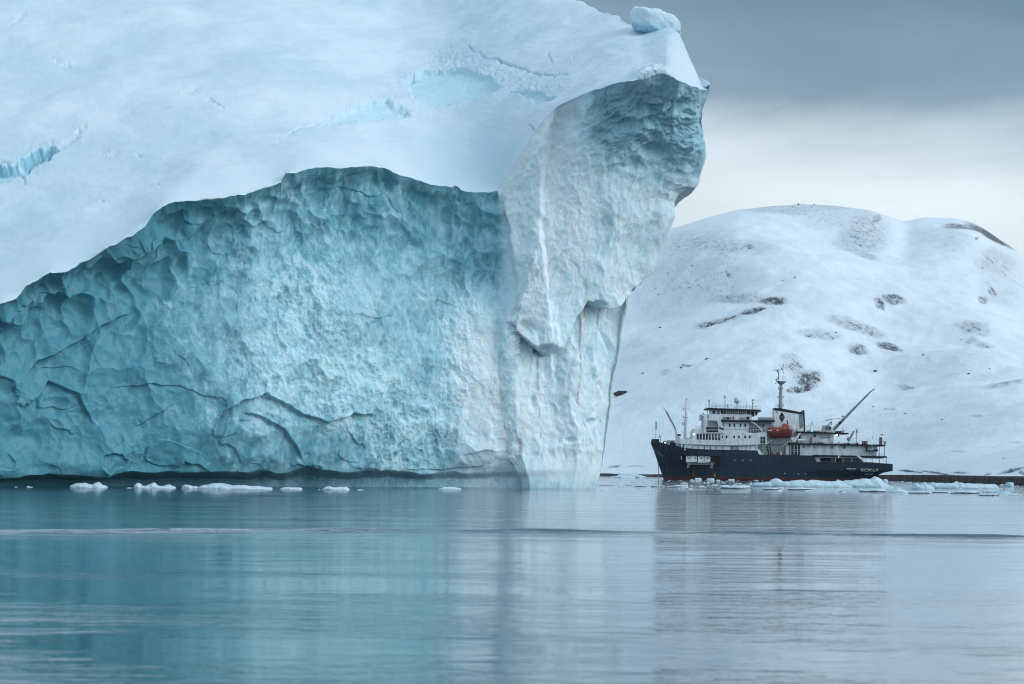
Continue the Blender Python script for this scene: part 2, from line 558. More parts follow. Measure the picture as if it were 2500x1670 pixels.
def build_iceberg():
    nL1, nL2, nP, nW = int(50 * RES), int(930 * RES), int(430 * RES), int(46 * RES)
    uL = np.concatenate([np.linspace(-260, -24, nL1, endpoint=False), np.linspace(-24, 1215, nL2)])
    s = np.linspace(0, 1, nP)
    rC, rS, rB = int(640 * RES), int(380 * RES), int(40 * RES)
    fr = np.concatenate([np.linspace(-0.08, 0, 12, endpoint=False), np.linspace(0, 0.06, int(50 * RES), endpoint=False), np.linspace(0.06, 1, rC)])
    # --- left face
    lipL = interp_tab(uL, LIP_L)
    u3 = np.stack([uL, 0 * uL, 0 * uL], -1)
    lipL = lipL + 5.0 * fbm(u3 / 26.0, 2)
    wlL = np.interp(uL, [-260, 0, 600, 1000, 1215], [1186, 1188, 1190.5, 1192, 1193])
    baseL = np.interp(uL, [-260, 0, 300, 600, 900, 1090, 1215], [372, 377, 388, 397, 409, 416.5, 418])
    offL = depth_table(OFF_L, uL, fr)
    nsh = 0.5 * fbm(u3 / 90.0 + 9, 2)
    for c in range(len(uL)):
        offL[:, c] = np.interp(np.where(fr > 0, fr * (1 + nsh[c] * (1 - sstep(fr, 0.06, 0.2))), fr), fr, offL[:, c])
    kl = np.hanning(121); kl /= kl.sum()
    lipS = np.convolve(np.pad(lipL, 60, 'edge'), kl, 'valid')
    pyL = wlL[None] + (lipS - wlL)[None] * fr[:, None] + (lipL - lipS)[None] * sstep(fr, 0.90, 1.0)[:, None]
    pxL = np.repeat(uL[None], len(fr), 0)
    # --- pillar face
    uP = 1215 + 518 * s
    lipP = interp_tab(uP, LIP_P)
    u3p = np.stack([uP, 0 * uP + 5.5, 0 * uP], -1)
    lipP = lipP + 4.0 * fbm(u3p / 24.0, 2) * sstep(s, 1.0, 0.93) * sstep(s, 0.0, 0.02)
    wlP = np.interp(s, [0, 0.3, 1], [1193.5, 1195, 1195.5])
    E = np.array(EDGE[::-1], float); S_ = np.array(SIL[::-1], float)
    Ef = np.interp(fr, (1195 - E[:, 0]) / 726, E[:, 1])
    Ef = Ef + 9 * fbm(np.stack([fr * 22, 0 * fr + 2.2, 0 * fr], -1), 4) * sstep(fr, 0.05, 0.15) * sstep(fr, 1.0, 0.96)
    Sf = np.interp(fr, (1195 - S_[:, 0]) / 975, S_[:, 1])
    k2 = np.hanning(161); k2 /= k2.sum()
    Ss = np.convolve(np.pad(Sf, 80, 'reflect', reflect_type='odd'), k2, 'valid')
    pxP = (1 - s)[None] * Ef[:, None] + s[None] * Ss[:, None] + (Sf - Ss)[:, None] * sstep(s, 0.8, 1.0)[None]
    pyP = wlP[None] + (lipP - wlP)[None] * fr[:, None]
    baseP = np.interp(s, [0, 0.015, 0.12, 0.35, 0.7, 1.0], [418, 416.2, 415, 415.5, 417.5, 423])
    offP = depth_table(OFF_P, s, fr)
    px = np.concatenate([pxL, pxP], 1); py = np.concatenate([pyL, pyP], 1)
    Y = np.concatenate([baseL[None] + offL, baseP[None] + offP], 1)
    k = np.ones(9) / 9
    Yb = np.apply_along_axis(lambda a: np.convolve(np.pad(a, 4, 'edge'), k, 'valid'), 0, Y)
    Yb[-5:] = Y[-5:]
    Y = Yb
    X, Yw, Z = at(px, py, Y)
    face = np.stack([X, Yw, Z], -1)
    nL = len(uL)
    # --- snow slope from the lip to the summit
    u_all = np.concatenate([uL, uP])
    sm = np.stack(at(interp_tab(u_all, SUMMIT, 1), interp_tab(u_all, SUMMIT, 2), interp_tab(u_all, SUMMIT, 3)), -1)
    # smooth the jump across the corner so that the slope has no seam
    kk = np.ones(61) / 61
    lip = face[-1].copy()
    t = np.linspace(0, 1, rS)[1:] ** 1.15
    hgt = sm[:, 2] - lip[:, 2]
    kw = np.hanning(int(620 * RES) | 1); kw /= kw.sum()
    lipw = np.stack([np.convolve(np.pad(lip[:, c], len(kw) // 2, 'reflect', reflect_type='odd'), kw, 'valid') for c in range(3)], -1)
    lipw = lip + (lipw - lip) * sstep(u_all, 1600, 1250)[:, None]
    ks = np.hanning(int(64 * RES) | 1); ks /= ks.sum()
    lips = np.stack([np.convolve(np.pad(lip[:, c], len(ks) // 2, 'reflect', reflect_type='odd'), ks, 'valid') for c in range(3)], -1)
    lips = lip + (lips - lip) * (sstep(u_all, 1733, 1715) * 1.0)[:, None]
    lip0 = lip[None] + (lips - lip)[None] * sstep(t, 0.0, 0.025)[:, None, None]
    lt = lip0 + (lipw - lips)[None] * sstep(t, 0.0, 0.22)[:, None, None]
    slope = lt + (sm[None] - lt) * t[:, None, None]
    slope[..., 2] += (np.sin(np.pi * t)[:, None] * np.clip(hgt, 0, 40)[None] * 0.035)
    # blur columns of the slope progressively away from the lip
    for r in range(len(t)):
        wdt = int(8 + 190 * min(1, t[r] * 5.0) ** 0.7) | 1
        kx = np.hanning(wdt * 2 + 3); kx /= kx.sum(); hw_ = len(kx) // 2
        for c in range(3):
            a = slope[r, :, c]
            bl = np.convolve(np.pad(a, hw_, 'reflect', reflect_type='odd'), kx, 'valid')
            keep = sstep(u_all, 1640, 1560)     # keep the silhouette columns on the right exact
            slope[r, :, c] = a * (1 - keep) + bl * keep
    tb = np.linspace(0, 1, rB)[1:]
    top = slope[-1]
    back = top[None] + np.stack([np.zeros_like(tb), 55 * tb, 0 * tb], -1)[:, None, :]
    back[..., 2] = top[None, :, 2] * (1 - tb[:, None] ** 1.5) - 4 * tb[:, None] ** 1.5
    # the far side leans in under the overhang like the near one
    lc = face[:, -1]
    lim = np.interp(back[..., 2], np.sort(lc[:, 2]), lc[np.argsort(lc[:, 2]), 0]) - 9 * tb[:, None] ** 0.5
    back[..., 0] = np.minimum(back[..., 0], np.minimum(lim, np.minimum.accumulate(lim, 0)))
    P = np.concatenate([face, slope, back], 0)
    # --- side behind the right silhouette
    wv = np.linspace(0, 1, nW)[1:]
    last = P[:, -1]
    side = last[:, None, :] + np.stack([-26 * wv ** 1.3, 70 * wv ** 0.9, 0 * wv], -1)[None]
    side[..., 2] -= (np.clip(last[:, 2:3], 0, 99) * 0.25 * wv[None])
    P = np.concatenate([P, side], 1)
    # pixel coordinates of each vertex in the undisturbed shape (authoring coordinates for features)
    c_, s_ = math.cos(ROLL), math.sin(ROLL)
    ux, uy = P[..., 0] * F / P[..., 1], (H - P[..., 2]) * F / P[..., 1]
    GX, GY = CX + ux * c_ - uy * s_, CY + ux * s_ + uy * c_
    rf = len(fr)
    R, K = P.shape[:2]
    N = np.empty_like(P)
    N[:rf] = grid_normals(P[:rf]); N[rf:] = grid_normals(P[rf - 1:])[1:]
    for c0, c1 in ((0, nL), (nL, K)):
        N[:rf, c0:c1] = grid_normals(P[:rf, c0:c1])
    N = -N if N[rf // 2, nL // 2, 1] > 0 else N
    D = np.zeros((R, K), np.float32)
    frost_shade = np.zeros((R, K), np.float32)
    ice = np.zeros((R, K), np.float32)
    pale = np.ones((R, K), np.float32)
    frg = fr[:, None]
    liptaper = 0.25 + 0.75 * sstep(1 - frg, 0.0, 0.06)
    wltaper = 0.15 + 0.85 * sstep(frg, 0.035, 0.09)

    # ---- displacement of the teal face
    Q = P[:rf, :nL]; gx, gy = GX[:rf, :nL], GY[:rf, :nL]
    wp = np.stack([fbm(Q / 7.0 + o, 3) for o in (0, 31.7, 77.1)], -1)
    Qw = Q + wp * 3.2
    left = sstep(gx, 620, 120)
    topb = sstep(frg, 0.60, 0.86)
    low = sstep(frg, 0.30, 0.12)
    # zone of crumbled ice running diagonally down the middle
    ddiag = poly_dist(gx, gy, [(640, 560), (760, 720), (720, 900), (900, 960), (980, 1060)])
    crumb = sstep(ddiag + 80 * fbm(Q / 9.0, 3), 190, 40) * (1 - 0.75 * topb)
    crumb = np.maximum(crumb, sstep(poly_dist(gx, gy, [(1130, 760), (1100, 960)]) + 60 * fbm(Q / 6.0 + 9, 3), 70, 15) * 0.8)
    crumb = np.maximum(crumb, 0.55 * sstep(fbm(Q / 5.0 + 40, 4), 0.18, 0.5) * (1 - topb))
    f1, f2 = worley(Qw * np.array([1 / 7.5, 1 / 7.5, 1 / 9.0], np.float32), True)
    dish = f1 - 0.35
    big = 0.75 + 0.9 * left + 1.35 * topb
    D1 = 1.85 * dish * big + 1.3 * fbm(Q / np.array([14, 14, 18], np.float32) + 50, 3)
    f1b, f2b = worley(Qw * np.array([1 / 2.9, 1 / 2.9, 1 / 4.2], np.float32) + 5.0, True)
    D1 += 0.6 * (f1b - 0.35) * (0.55 + 0.6 * left + 1.5 * topb + 0.2 * crumb)
    # overlapping shells of ice with curved edges
    n = Q[..., 2] / 15.0 + 1.15 * fbm(Q / np.array([17, 17, 11], np.float32) + 3, 2) + 0.12 * fbm(Q / 3.0, 3)
    fa = n - np.floor(n)
    shell = (1 - fa) ** 1.5 * sstep(fa, 0.0, 0.022)
    shm = sstep(perlin(Q / 13.0 + 60), -0.15, 0.25) * (0.35 + 0.65 * np.maximum(left, low)) * (1 - 0.7 * crumb)
    D1 += 0.75 * shell * shm
    n = Q[..., 0] / 19.0 + Q[..., 2] / 17.0 + 1.3 * fbm(Q / np.array([12, 12, 9], np.float32) + 13, 2) + 0.1 * fbm(Q / 2.5, 3)
    fa = n - np.floor(n)
    D1 += 0.45 * (1 - fa) ** 2 * sstep(fa, 0, 0.02) * sstep(perlin(Q / 11.0 + 90), -0.05, 0.3) * (0.3 + 0.7 * np.maximum(left, low))
    # hand placed shell edges, after the long curved cracks low on the face
    for pts, a_ in (([(480, 1135), (505, 1060), (545, 1005), (600, 975), (645, 965), (690, 985), (740, 1010), (800, 1030), (860, 1010), (920, 1015)], 1.2),
                    ([(590, 1005), (640, 1020), (690, 1045), (720, 1090), (740, 1130)], 0.9),
                    ([(20, 960), (90, 880), (160, 850), (240, 800), (320, 760)], 1.3), ([(60, 1000), (120, 930), (180, 960), (230, 1030)], 1.0),
                    ([(420, 1150), (450, 1125), (490, 1135), (520, 1160)], 0.7), ([(860, 1140), (940, 1150), (1060, 1148), (1180, 1135)], 0.6),
                    ([(270, 850), (300, 800), (330, 770)], 0.7), ([(330, 1040), (390, 1010), (420, 985)], 0.6)):
        wob = 7 * fbm(Q / 2.6 + 21, 3)
        dd = poly_dist(gx, gy, pts)
        lx = np.array([p[0] for p in pts], float); ly = np.array([p[1] for p in pts], float)
        below = np.interp(gx, lx, ly) if np.all(np.diff(lx) > 0) else None
        if below is None:
            continue
        sg = gy - below + wob                                   # positive below the edge
        endf = sstep(gx, lx[0] - 5, lx[0] + 25) * sstep(gx, lx[-1] + 5, lx[-1] - 25)
        D1 += a_ * endf * np.where(sg < 0, np.exp(sg / 55.0), -0.5 * np.exp(-sg / 26.0) * sstep(sg, 0, 4)) * 0.7
    # crumbled and fine relief
    D1 += crumb * (0.62 * (worley(Qw / np.array([1.5, 1.5, 2.1], np.float32) + 9) - 0.35) + 0.30 * (worley(Q / np.array([0.62, 0.62, 0.85], np.float32)) - 0.35)) + 0.12 * crumb * fbm(Q / 0.5, 3)
    D1 += 0.10 * fbm(Q / 1.1 + 4, 4)
    # meltwater flutes above the waterline
    flute = perlin(np.stack([Q[..., 0] / 0.5, Q[..., 1] / 9, Q[..., 2] / 7], -1))
    D1 += 0.10 * flute * sstep(gy, 1120, 1165) * sstep(gx, 640, 900)
    edg = np.interp(gy, [p[0] for p in EDGE], [p[1] for p in EDGE])
    jt = 1 - sstep(gy, 690, 820) * np.exp(-((gx - edg) / 34.0) ** 2)
    D[:rf, :nL] = (D1 * jt + (1 - jt) * 0.9 * fbm(Q / np.array([2.4, 2.4, 3.4], np.float32) + 3, 5)) * liptaper * wltaper
    # pocket and notch step at the lip
    wedge = poly_in(gx, gy, [(689, 424), (702, 440), (735, 500), (716, 492), (694, 452)])
    D[:rf, :nL] += 0.0 * sstep(wedge, -2, 3)
    corner = sstep(gx + 30 * fbm(Q / 4.0 + 6, 3), 1050, 1175) * sstep(gy, 660, 860)
    frost_shade[:rf, :nL] = np.clip(0.0 - 0.8 * left - 0.25 * low + crumb * (0.22 + 0.52 * sstep(fbm(Qw / np.array([3.2, 3.2, 3.8], np.float32) + 81, 4), -0.22, 0.28)) + 0.3 * sstep(wedge, -3, 2) + 0.16 * sstep(gx, 400, 900) - 0.25 * topb + 0.75 * corner, -1.0, 1)
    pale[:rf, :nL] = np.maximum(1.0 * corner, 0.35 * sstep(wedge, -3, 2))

    # ---- displacement of the pillar
    Q = P[:rf, nL:]; gx, gy = GX[:rf, nL:], GY[:rf, nL:]
    sx = np.concatenate([s, np.full(nW - 1, 1.0)])[None]
    wp = np.stack([fbm(Q / 6.0 + o, 3) for o in (5, 35.7, 71.1)], -1)
    Qw = Q + wp * 2.6
    led = interp_tab(gx, LEDGE) + 9 * fbm(Q / 2.2 + 8, 3)
    sg = gy - led
    ledm = sstep(gx, 1225, 1262) * np.concatenate([np.ones(nP), np.linspace(1, 0, nW - 1)])[None]
    D2 = np.where(sg > 0, -3.4 * np.exp(-sg / 150.0) * sstep(sg, 0, 5), 0.5 * np.exp(sg / 70.0)) * ledm
    upper = sstep(gy, 470, 300)
    f1 = worley(Qw * np.array([1 / 6.0, 1 / 6.0, 1 / 12.0], np.float32))
    D2 += 1.9 * (f1 - 0.35) * (0.7 + 0.8 * upper)
    fx = np.interp(gy, [200, 266, 420, 560, 700, 800, 900], [1350, 1353, 1322, 1318, 1334, 1345, 1350]) + 8 * fbm(Q / 3.0 + 14, 3)
    dfx = gx - fx
    D2 += np.where(dfx > 0, -1.3 * np.exp(-dfx / 110.0) * sstep(dfx, 0, 10), 0.4 * np.exp(dfx / 40.0)) * sstep(gy, 860, 760)
    fx = np.interp(gy, [740, 900, 1100, 1200], [1478, 1462, 1446, 1420]) + 6 * fbm(Q / 3.0 + 24, 3)
    dfx = gx - fx
    D2 += np.where(dfx > 0, -0.7 * sstep(dfx, 0, 16), 0.3 * np.exp(dfx / 30.0)) * sstep(gy, 745, 790)
    f1 = worley(Qw * np.array([1 / 2.3, 1 / 2.3, 1 / 4.5], np.float32))
    D2 += 0.36 * (f1 - 0.35) * (0.5 + 1.0 * upper * sx)
    ribs = fbm(np.stack([Qw[..., 0] / 3.2, Qw[..., 1] / 3.2, Qw[..., 2] / 22], -1), 3)
    D2 += 0.85 * ribs * (0.45 + 0.55 * sstep(gy, 600, 900))
    rough = sstep(sx, 0.62, 0.15) * sstep(gy, 860, 760)
    D2 += 0.17 * rough * fbm(Q / np.array([0.8, 0.8, 1.1], np.float32), 4) + 0.09 * fbm(Q / 0.9 + 2, 4)
    # shadowed pockets near the corner
    for (ax, ay, rx, ry, a_) in ((1245, 690, 14, 24, 0.8), (1272, 804, 30, 20, 0.9), (1335, 858, 26, 14, 1.4), (1262, 765, 20, 14, 0.5), (1462, 746, 14, 10, 1.2), (1305, 985, 9, 16, .5),
                                 (1262, 1105, 12, 36, .9), (1455, 1030, 12, 6, 1.0), (1395, 1075, 12, 6, .5), (1540, 400, 30, 18, .7), (1600, 370, 40, 16, .9)):
        D2 -= 1.35 * a_ * np.exp(-(((gx - ax) / rx) ** 2 + ((gy - ay) / ry) ** 2) ** 1.6)
    # streaks under the overhanging lip
    D2 += 0.8 * upper * sstep(sx, 0.25, 0.6) * (1 - np.abs(fbm(np.stack([Q[..., 0] / 5 + Q[..., 2] / 7, Q[..., 1] / 5, Q[..., 2] / 2.4 - Q[..., 0] / 6], -1), 4)) * 2.4)
    softlip = 1 - sstep(sx, 0.0, 0.3) * (1 - liptaper)
    edget = np.concatenate([np.ones(nP), np.ones(nW - 1)])[None]
    siltaper = np.concatenate([1 - 0.5 * sstep(s, 0.9, 1.0), np.linspace(0.5, 1, nW - 1)])[None]
    edg = np.interp(gy, [p[0] for p in EDGE], [p[1] for p in EDGE])
    jt = 1 - sstep(gy, 690, 820) * np.exp(-((gx - edg) / 34.0) ** 2)
    D[:rf, nL:] = (D2 * jt + (1 - jt) * 0.9 * fbm(Q / np.array([2.4, 2.4, 3.4], np.float32) + 3, 5)) * liptaper * wltaper * edget * siltaper
    frost_shade[:rf, nL:] = np.clip(0.62 + 0.40 * rough + 0.3 * ribs - 1.05 * upper * sstep(sx, 0.28, 0.5) - 0.6 * sstep(gy, 520, 330) * sstep(sx, 0.5, 0.95) + 0.12 * sstep(gy, 850, 950) - 0.5 * sstep(gy, 1160, 1185)  # overhang shade put into the colour: less frost, deeper ice at upper right
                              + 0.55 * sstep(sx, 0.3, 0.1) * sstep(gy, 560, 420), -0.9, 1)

    # ---- displacement of the snow slope
    Q = P[rf:]; gx, gy = GX[rf:], GY[rf:]
    tt = np.concatenate([t, np.ones(len(tb))])[:, None]
    edge = sstep(tt, 0.0, 0.10)
    und = 2.3 * fbm(Q / 34.0, 3) + 0.5 * fbm(Q / np.array([9, 5, 5], np.float32) + 5, 4)
    drift = 0.10 * fbm(np.stack([Q[..., 0] / 7, Q[..., 1] / 2.5, Q[..., 2] / 1.3], -1), 4)
    D3 = und * edge + drift * edge
    wx, wy = 17 * fbm(Q / 4.0 + 1, 5, 0.6), 12 * fbm(Q / 4.0 + 70, 5, 0.6)
    crk = np.zeros_like(gx)
    for pts, dep, ic in (([(985, 200), (1030, 172), (1090, 158), (1140, 160), (1190, 180), (1218, 205), (1190, 235), (1130, 245), (1060, 264), (1035, 262), (1010, 240)], 1.3, 0.85),
                         ([(1240, 220), (1300, 226), (1352, 238), (1345, 252), (1310, 252), (1275, 242)], 1.2, 0.85),
                         ([(797, 291), (850, 262), (905, 245), (945, 245), (975, 258), (1005, 278), (960, 291), (890, 299), (840, 301)], 1.1, 0.85),
                         ([(-60, 420), (0, 408), (50, 398), (85, 372), (128, 356), (140, 362), (110, 392), (62, 424), (0, 445), (-60, 470)], 2.4, 1.5)):
        sd = poly_in(gx + wx, gy + wy, pts)
        m_ = sstep(sd, -1.0, 6)
        D3 -= 0.7 * dep * m_
        ice[rf:] = np.maximum(ice[rf:], ic * sstep(sd, -7.0, 1.5) * (0.72 + 0.5 * fbm(Q / 2.0 + 33, 4)))
        rim = np.exp(-(np.abs(sd + 6) / 14) ** 2)
        D3 += 0.13 * rim * fbm(Q / 0.7, 4)
        crk = np.maximum(crk, rim)
    cz = sstep(poly_dist(gx, gy, [(1080, 130), (1200, 180), (1320, 215)]) + wx * 2, 46, 8)
    D3 += 0.30 * cz * fbm(Q / 0.9 + 12, 4)
    ice[rf:] = np.maximum(ice[rf:], 0.34 * cz * sstep(fbm(Q / 1.5 + 44, 4), -0.1, 0.35))
    for pts, wd, dep, ic in (([(1138, 108), (1180, 133), (1240, 150), (1300, 165), (1350, 180), (1385, 179)], 3.2, 1.0, 0.95),
                             ([(940, 197), (985, 198), (1020, 186)], 2.6, 0.8, 0.7), ([(1330, 112), (1343, 140)], 1.5, 0.6, 0.8), ([(1404, 120), (1384, 150)], 1.3, 0.5, 0.7),
                             ([(1360, 166), (1357, 187)], 1.6, 0.6, 0.9), ([(1365, 205), (1372, 219)], 1.2, 0.4, 0.6), ([(1297, 308), (1312, 350)], 2.0, 0.7, 0.9),
                             ([(505, 248), (530, 262), (548, 272)], 3.6, 0.8, 0.6), ([(455, 225), (490, 215)], 5, 0.5, 0.2), ([(140, 360), (185, 335), (215, 315)], 5, 0.8, 0.3),
                             ([(-40, 405), (60, 398), (95, 372), (130, 356)], 2.5, 0.9, 0.9), ([(676, 345), (740, 308), (800, 288)], 4, 0.5, 0.2), ([(50, 428), (58, 442)], 5, 1.0, 1.1),
                             ([(238, 480), (262, 478)], 2, 0.5, 0.5), ([(330, 373), (352, 375)], 1.8, 0.4, 0.5), ([(396, 378), (412, 377)], 2, 0.5, 0.6), ([(370, 448), (388, 442)], 1.8, 0.4, 0.5),
                             ([(462, 399), (468, 400)], 1.6, 0.4, 0.5), ([(252, 374), (290, 366)], 4, 0.3, 0.1), ([(120, 140), (175, 150)], 5, 0.5, 0.15), ([(25, 60), (60, 30)], 6, 0.5, 0.15)):
        dd = poly_dist(gx + wx * 0.8, gy + wy * 0.6, pts)
        brk = np.clip(0.62 + 1.5 * fbm(Q / 1.3 + 27, 4), 0, 1.25)
        p0_, p1_ = np.array(pts[0], float), np.array(pts[-1], float)
        ln_ = np.hypot(*(p1_ - p0_)) / 2 + 1e-3
        end_ = sstep(np.hypot(gx - (p0_ + p1_)[0] / 2, (gy - (p0_ + p1_)[1] / 2)) / ln_, 1.25, 0.45)
        g = np.exp(-(dd / (wd * 0.8)) ** 2) * brk * (0.25 + 0.75 * end_)
        dep = dep * (0.55 if wd >= 3.5 else 0.9)
        D3 -= 1.25 * dep * g
        ice[rf:] = np.maximum(ice[rf:], ic * g)
        D3 += 0.12 * np.exp(-(dd / (wd * 4)) ** 2) * fbm(Q / 0.8 + 3, 3)
    rag = sstep(np.hypot((gx - 1590) / 60, (gy - 178) / 26), 1.1, 0.3)
    D3 += rag * (0.8 + 0.9 * fbm(Q / 1.6, 4))
    keep = np.concatenate([1 - 0.7 * sstep(u_all, 1600, 1733), np.full(nW - 1, 0.3)])[None]
    D[rf:] = D3 * keep
    ice[rf:] *= (tt < 1)
    P = P + N * D[..., None]
    root = empty('iceberg', (0, 0, 0))
    tag(root, 'huge white iceberg with teal cliff and overhanging right pillar rising from the water', 'iceberg')
    link('ice_cliff', grid_mesh('ice_cliff', P[:rf, :nL + 1], {'frost_shade': frost_shade[:rf, :nL + 1], 'pale': pale[:rf, :nL + 1]}), M_CLIFF, root)
    link('ice_pillar', grid_mesh('ice_pillar', P[:rf, nL:], {'frost_shade': frost_shade[:rf, nL:], 'pale': pale[:rf, nL:]}), M_PILLAR, root)
    link('snow_cap', grid_mesh('snow_cap', P[rf - 1:], {'ice': ice[rf - 1:]}), M_SNOWCAP, root)
    # the loaf of ice frozen on at the summit
    nu, nv = 150, 90
    th = np.linspace(0, 2 * np.pi, nu)[None]; ph = np.linspace(-np.pi / 2, np.pi / 2, nv)[:, None]
    def sp_(v, e): return np.sign(v) * np.abs(v) ** e
    bx = sp_(np.cos(th), 0.6) * sp_(np.cos(ph), 0.55) * 4.35
    by = sp_(np.sin(th), 0.6) * sp_(np.cos(ph), 0.55) * 3.4
    bz = sp_(np.sin(ph), 0.6) * 2.3 + 0 * th
    B = np.stack([bx, by, bz], -1)
    B += 0.35 * (B / np.linalg.norm(B, axis=-1, keepdims=True)) * fbm(B / 2.6 + 5, 3)[..., None] * 2.0
    B += 0.22 * (B / np.linalg.norm(B, axis=-1, keepdims=True)) * fbm(B / 0.6 + 3, 4)[..., None] * sstep(B[..., 2:3], 2.2, -0.3)
    B[..., 2] -= 0.24 * B[..., 0]
    ctr = np.array(at(1600.0, 57.0, 436.0))
    blue_shade = 0.95 * sstep(B[..., 2] + 0.24 * B[..., 0] + 0.5 * fbm(B / 1.2 + 8, 3), 0.2, -1.6) + 0.10  # blue shading of the block's underside put into its colour
    link('ice_block', grid_mesh('ice_block', B + ctr, {'ice': blue_shade}), M_SNOWCAP, root)


build_iceberg()

# ------------------------------------------------------------------ snow hill
SKYL = [(-800, 1128), (-500, 1060), (0, 960), (500, 850), (900, 760), (1200, 690), (1475, 607), (1560, 577), (1640, 556), (1704, 536), (1800, 511), (1880, 501), (1950, 497), (2050, 505), (2120, 513), (2165, 526), (2210, 543), (2250, 533), (2330, 534),
        (2380, 546), (2420, 570), (2450, 592), (2475, 606), (2520, 640), (2600, 690), (2800, 770), (3200, 880)]
SHORE = [(-800, 1141.8), (0, 1148.8), (600, 1154.2), (1200, 1159.5), (1480, 1162.5), (1800, 1167.5), (2172, 1173), (2300, 1177.5), (2500, 1185), (2800, 1200), (3200, 1224)]
PATCH = [  # px, py, half width, half height, tilt (deg, + falls to the right), strength
    (1883, 741, 30, 8, 6, 1.0), (1838, 765, 30, 8, -12, 1.0), (1752, 785, 42, 9, -8, 1.0), (1801, 728, 66, 12, 4, 0.40), (1737, 612, 105, 30, 4, 0.33), (1690, 690, 110, 50, -6, 0.24),
    (1828, 613, 12, 10, 45, 0.8), (1780, 677, 11, 5, 30, 0.8), (1952, 508, 140, 12, 0, 0.30), (2139, 541, 16, 10, -40, 0.75), (2105, 572, 55, 42, 10, 0.36), (2112, 625, 28, 22, 40, 0.32),
    (2344, 562, 34, 9, 4, 0.9), (2418, 578, 52, 10, 27, 1.15), (2386, 603, 5, 3, 0, 0.9), (2430, 662, 44, 30, 0, 0.33), (2399, 732, 9, 14, 30, 0.8), (2421, 712, 12, 5, 30, 0.7),
    (2146, 762, 13, 7, 35, 0.85), (2178, 756, 26, 9, 10, 0.85), (2090, 800, 58, 9, 14, 0.62), (2000, 813, 46, 8, 3, 0.36), (2093, 846, 21, 10, 12, 0.85), (2172, 842, 28, 8, 20, 1.0),
    (2373, 811, 36, 8, 12, 0.65), (2373, 829, 14, 4, 8, 0.6), (2407, 838, 22, 4, 8, 0.5), (1945, 905, 26, 16, 20, 0.62), (1975, 915, 28, 14, -15, 0.95), (1957, 933, 30, 7, -10, 1.0), (1930, 880, 20, 8, 0, .5),
    (1650, 640, 70, 34, -8, 0.2), (1780, 700, 70, 20, 0, 0.22), (1620, 740, 60, 40, 0, 0.16), (2060, 530, 90, 18, 4, 0.25), (2300, 600, 60, 26, 20, 0.2), (2450, 700, 50, 60, 0, 0.2), (1560, 870, 50, 30, 0, 0.14), (2300, 900, 120, 40, 0, 0.12), (2200, 1060, 160, 40, 0, 0.12),
    (2469, 962, 22, 9, 10, 0.62), (2440, 968, 30, 5, 0, 0.5), (1677, 911, 14, 3, 0, 0.8), (2037, 1024, 28, 3, -12, 0.8), (1625, 925, 12, 8, 0, 0.5), (2215, 925, 20, 5, 15, 0.45), (2172, 1004, 14, 4, 0, 0.45),
    (2220, 1151, 26, 2.5, 6, 1.0), (2290, 1156, 36, 2.5, 9, 1.0), (2345, 1155, 20, 2.5, 2, 0.7), (2410, 1160, 10, 2.5, -15, 1.0), (2470, 1152, 26, 4, -10, 0.8), (2476, 1165, 7, 2, -10, 1.0), (2495, 1157, 8, 4, 20, 1.0),
    (2285, 1163, 12, 2, 0, 0.6), (1552, 1139, 20, 2, 0, 0.5), (1500, 1140, 14, 3, -6, 0.8), (2385, 1022, 12, 2, 0, 0.45), (2340, 1098, 14, 2, 0, 0.5), (2480, 1076, 14, 3, 0, 0.5), (2160, 1020, 14, 3, 0, 0.5)]
YR = 2500.0


def smooth_tab(tab, w=60.0):
    xs_ = np.arange(-900.0, 3300.0, 4.0)
    y_ = interp_tab(xs_, tab)
    k_ = np.exp(-(np.arange(-30, 31) * 4.0 / w) ** 2)
    return np.stack([xs_, np.convolve(np.pad(y_, 30, 'edge'), k_ / k_.sum(), 'valid')], -1)


SHORE = smooth_tab(SHORE, 90.0)
SKYW = smooth_tab(SKYL, 200.0)
SKYL = smooth_tab(SKYL, 14.0)


def hill_dist(px, q):
    """distance of the hill surface for a column and a fraction q (0 shore .. 1 ridge) of its apparent height"""
    shore = water_Y(px, interp_tab(px, SHORE))
    t = 1 - (1 - np.clip(q, 0, 1)) ** (1 / 1.6)
    return shore + (YR + 120 * np.sin(px / 170.0) - shore) * t


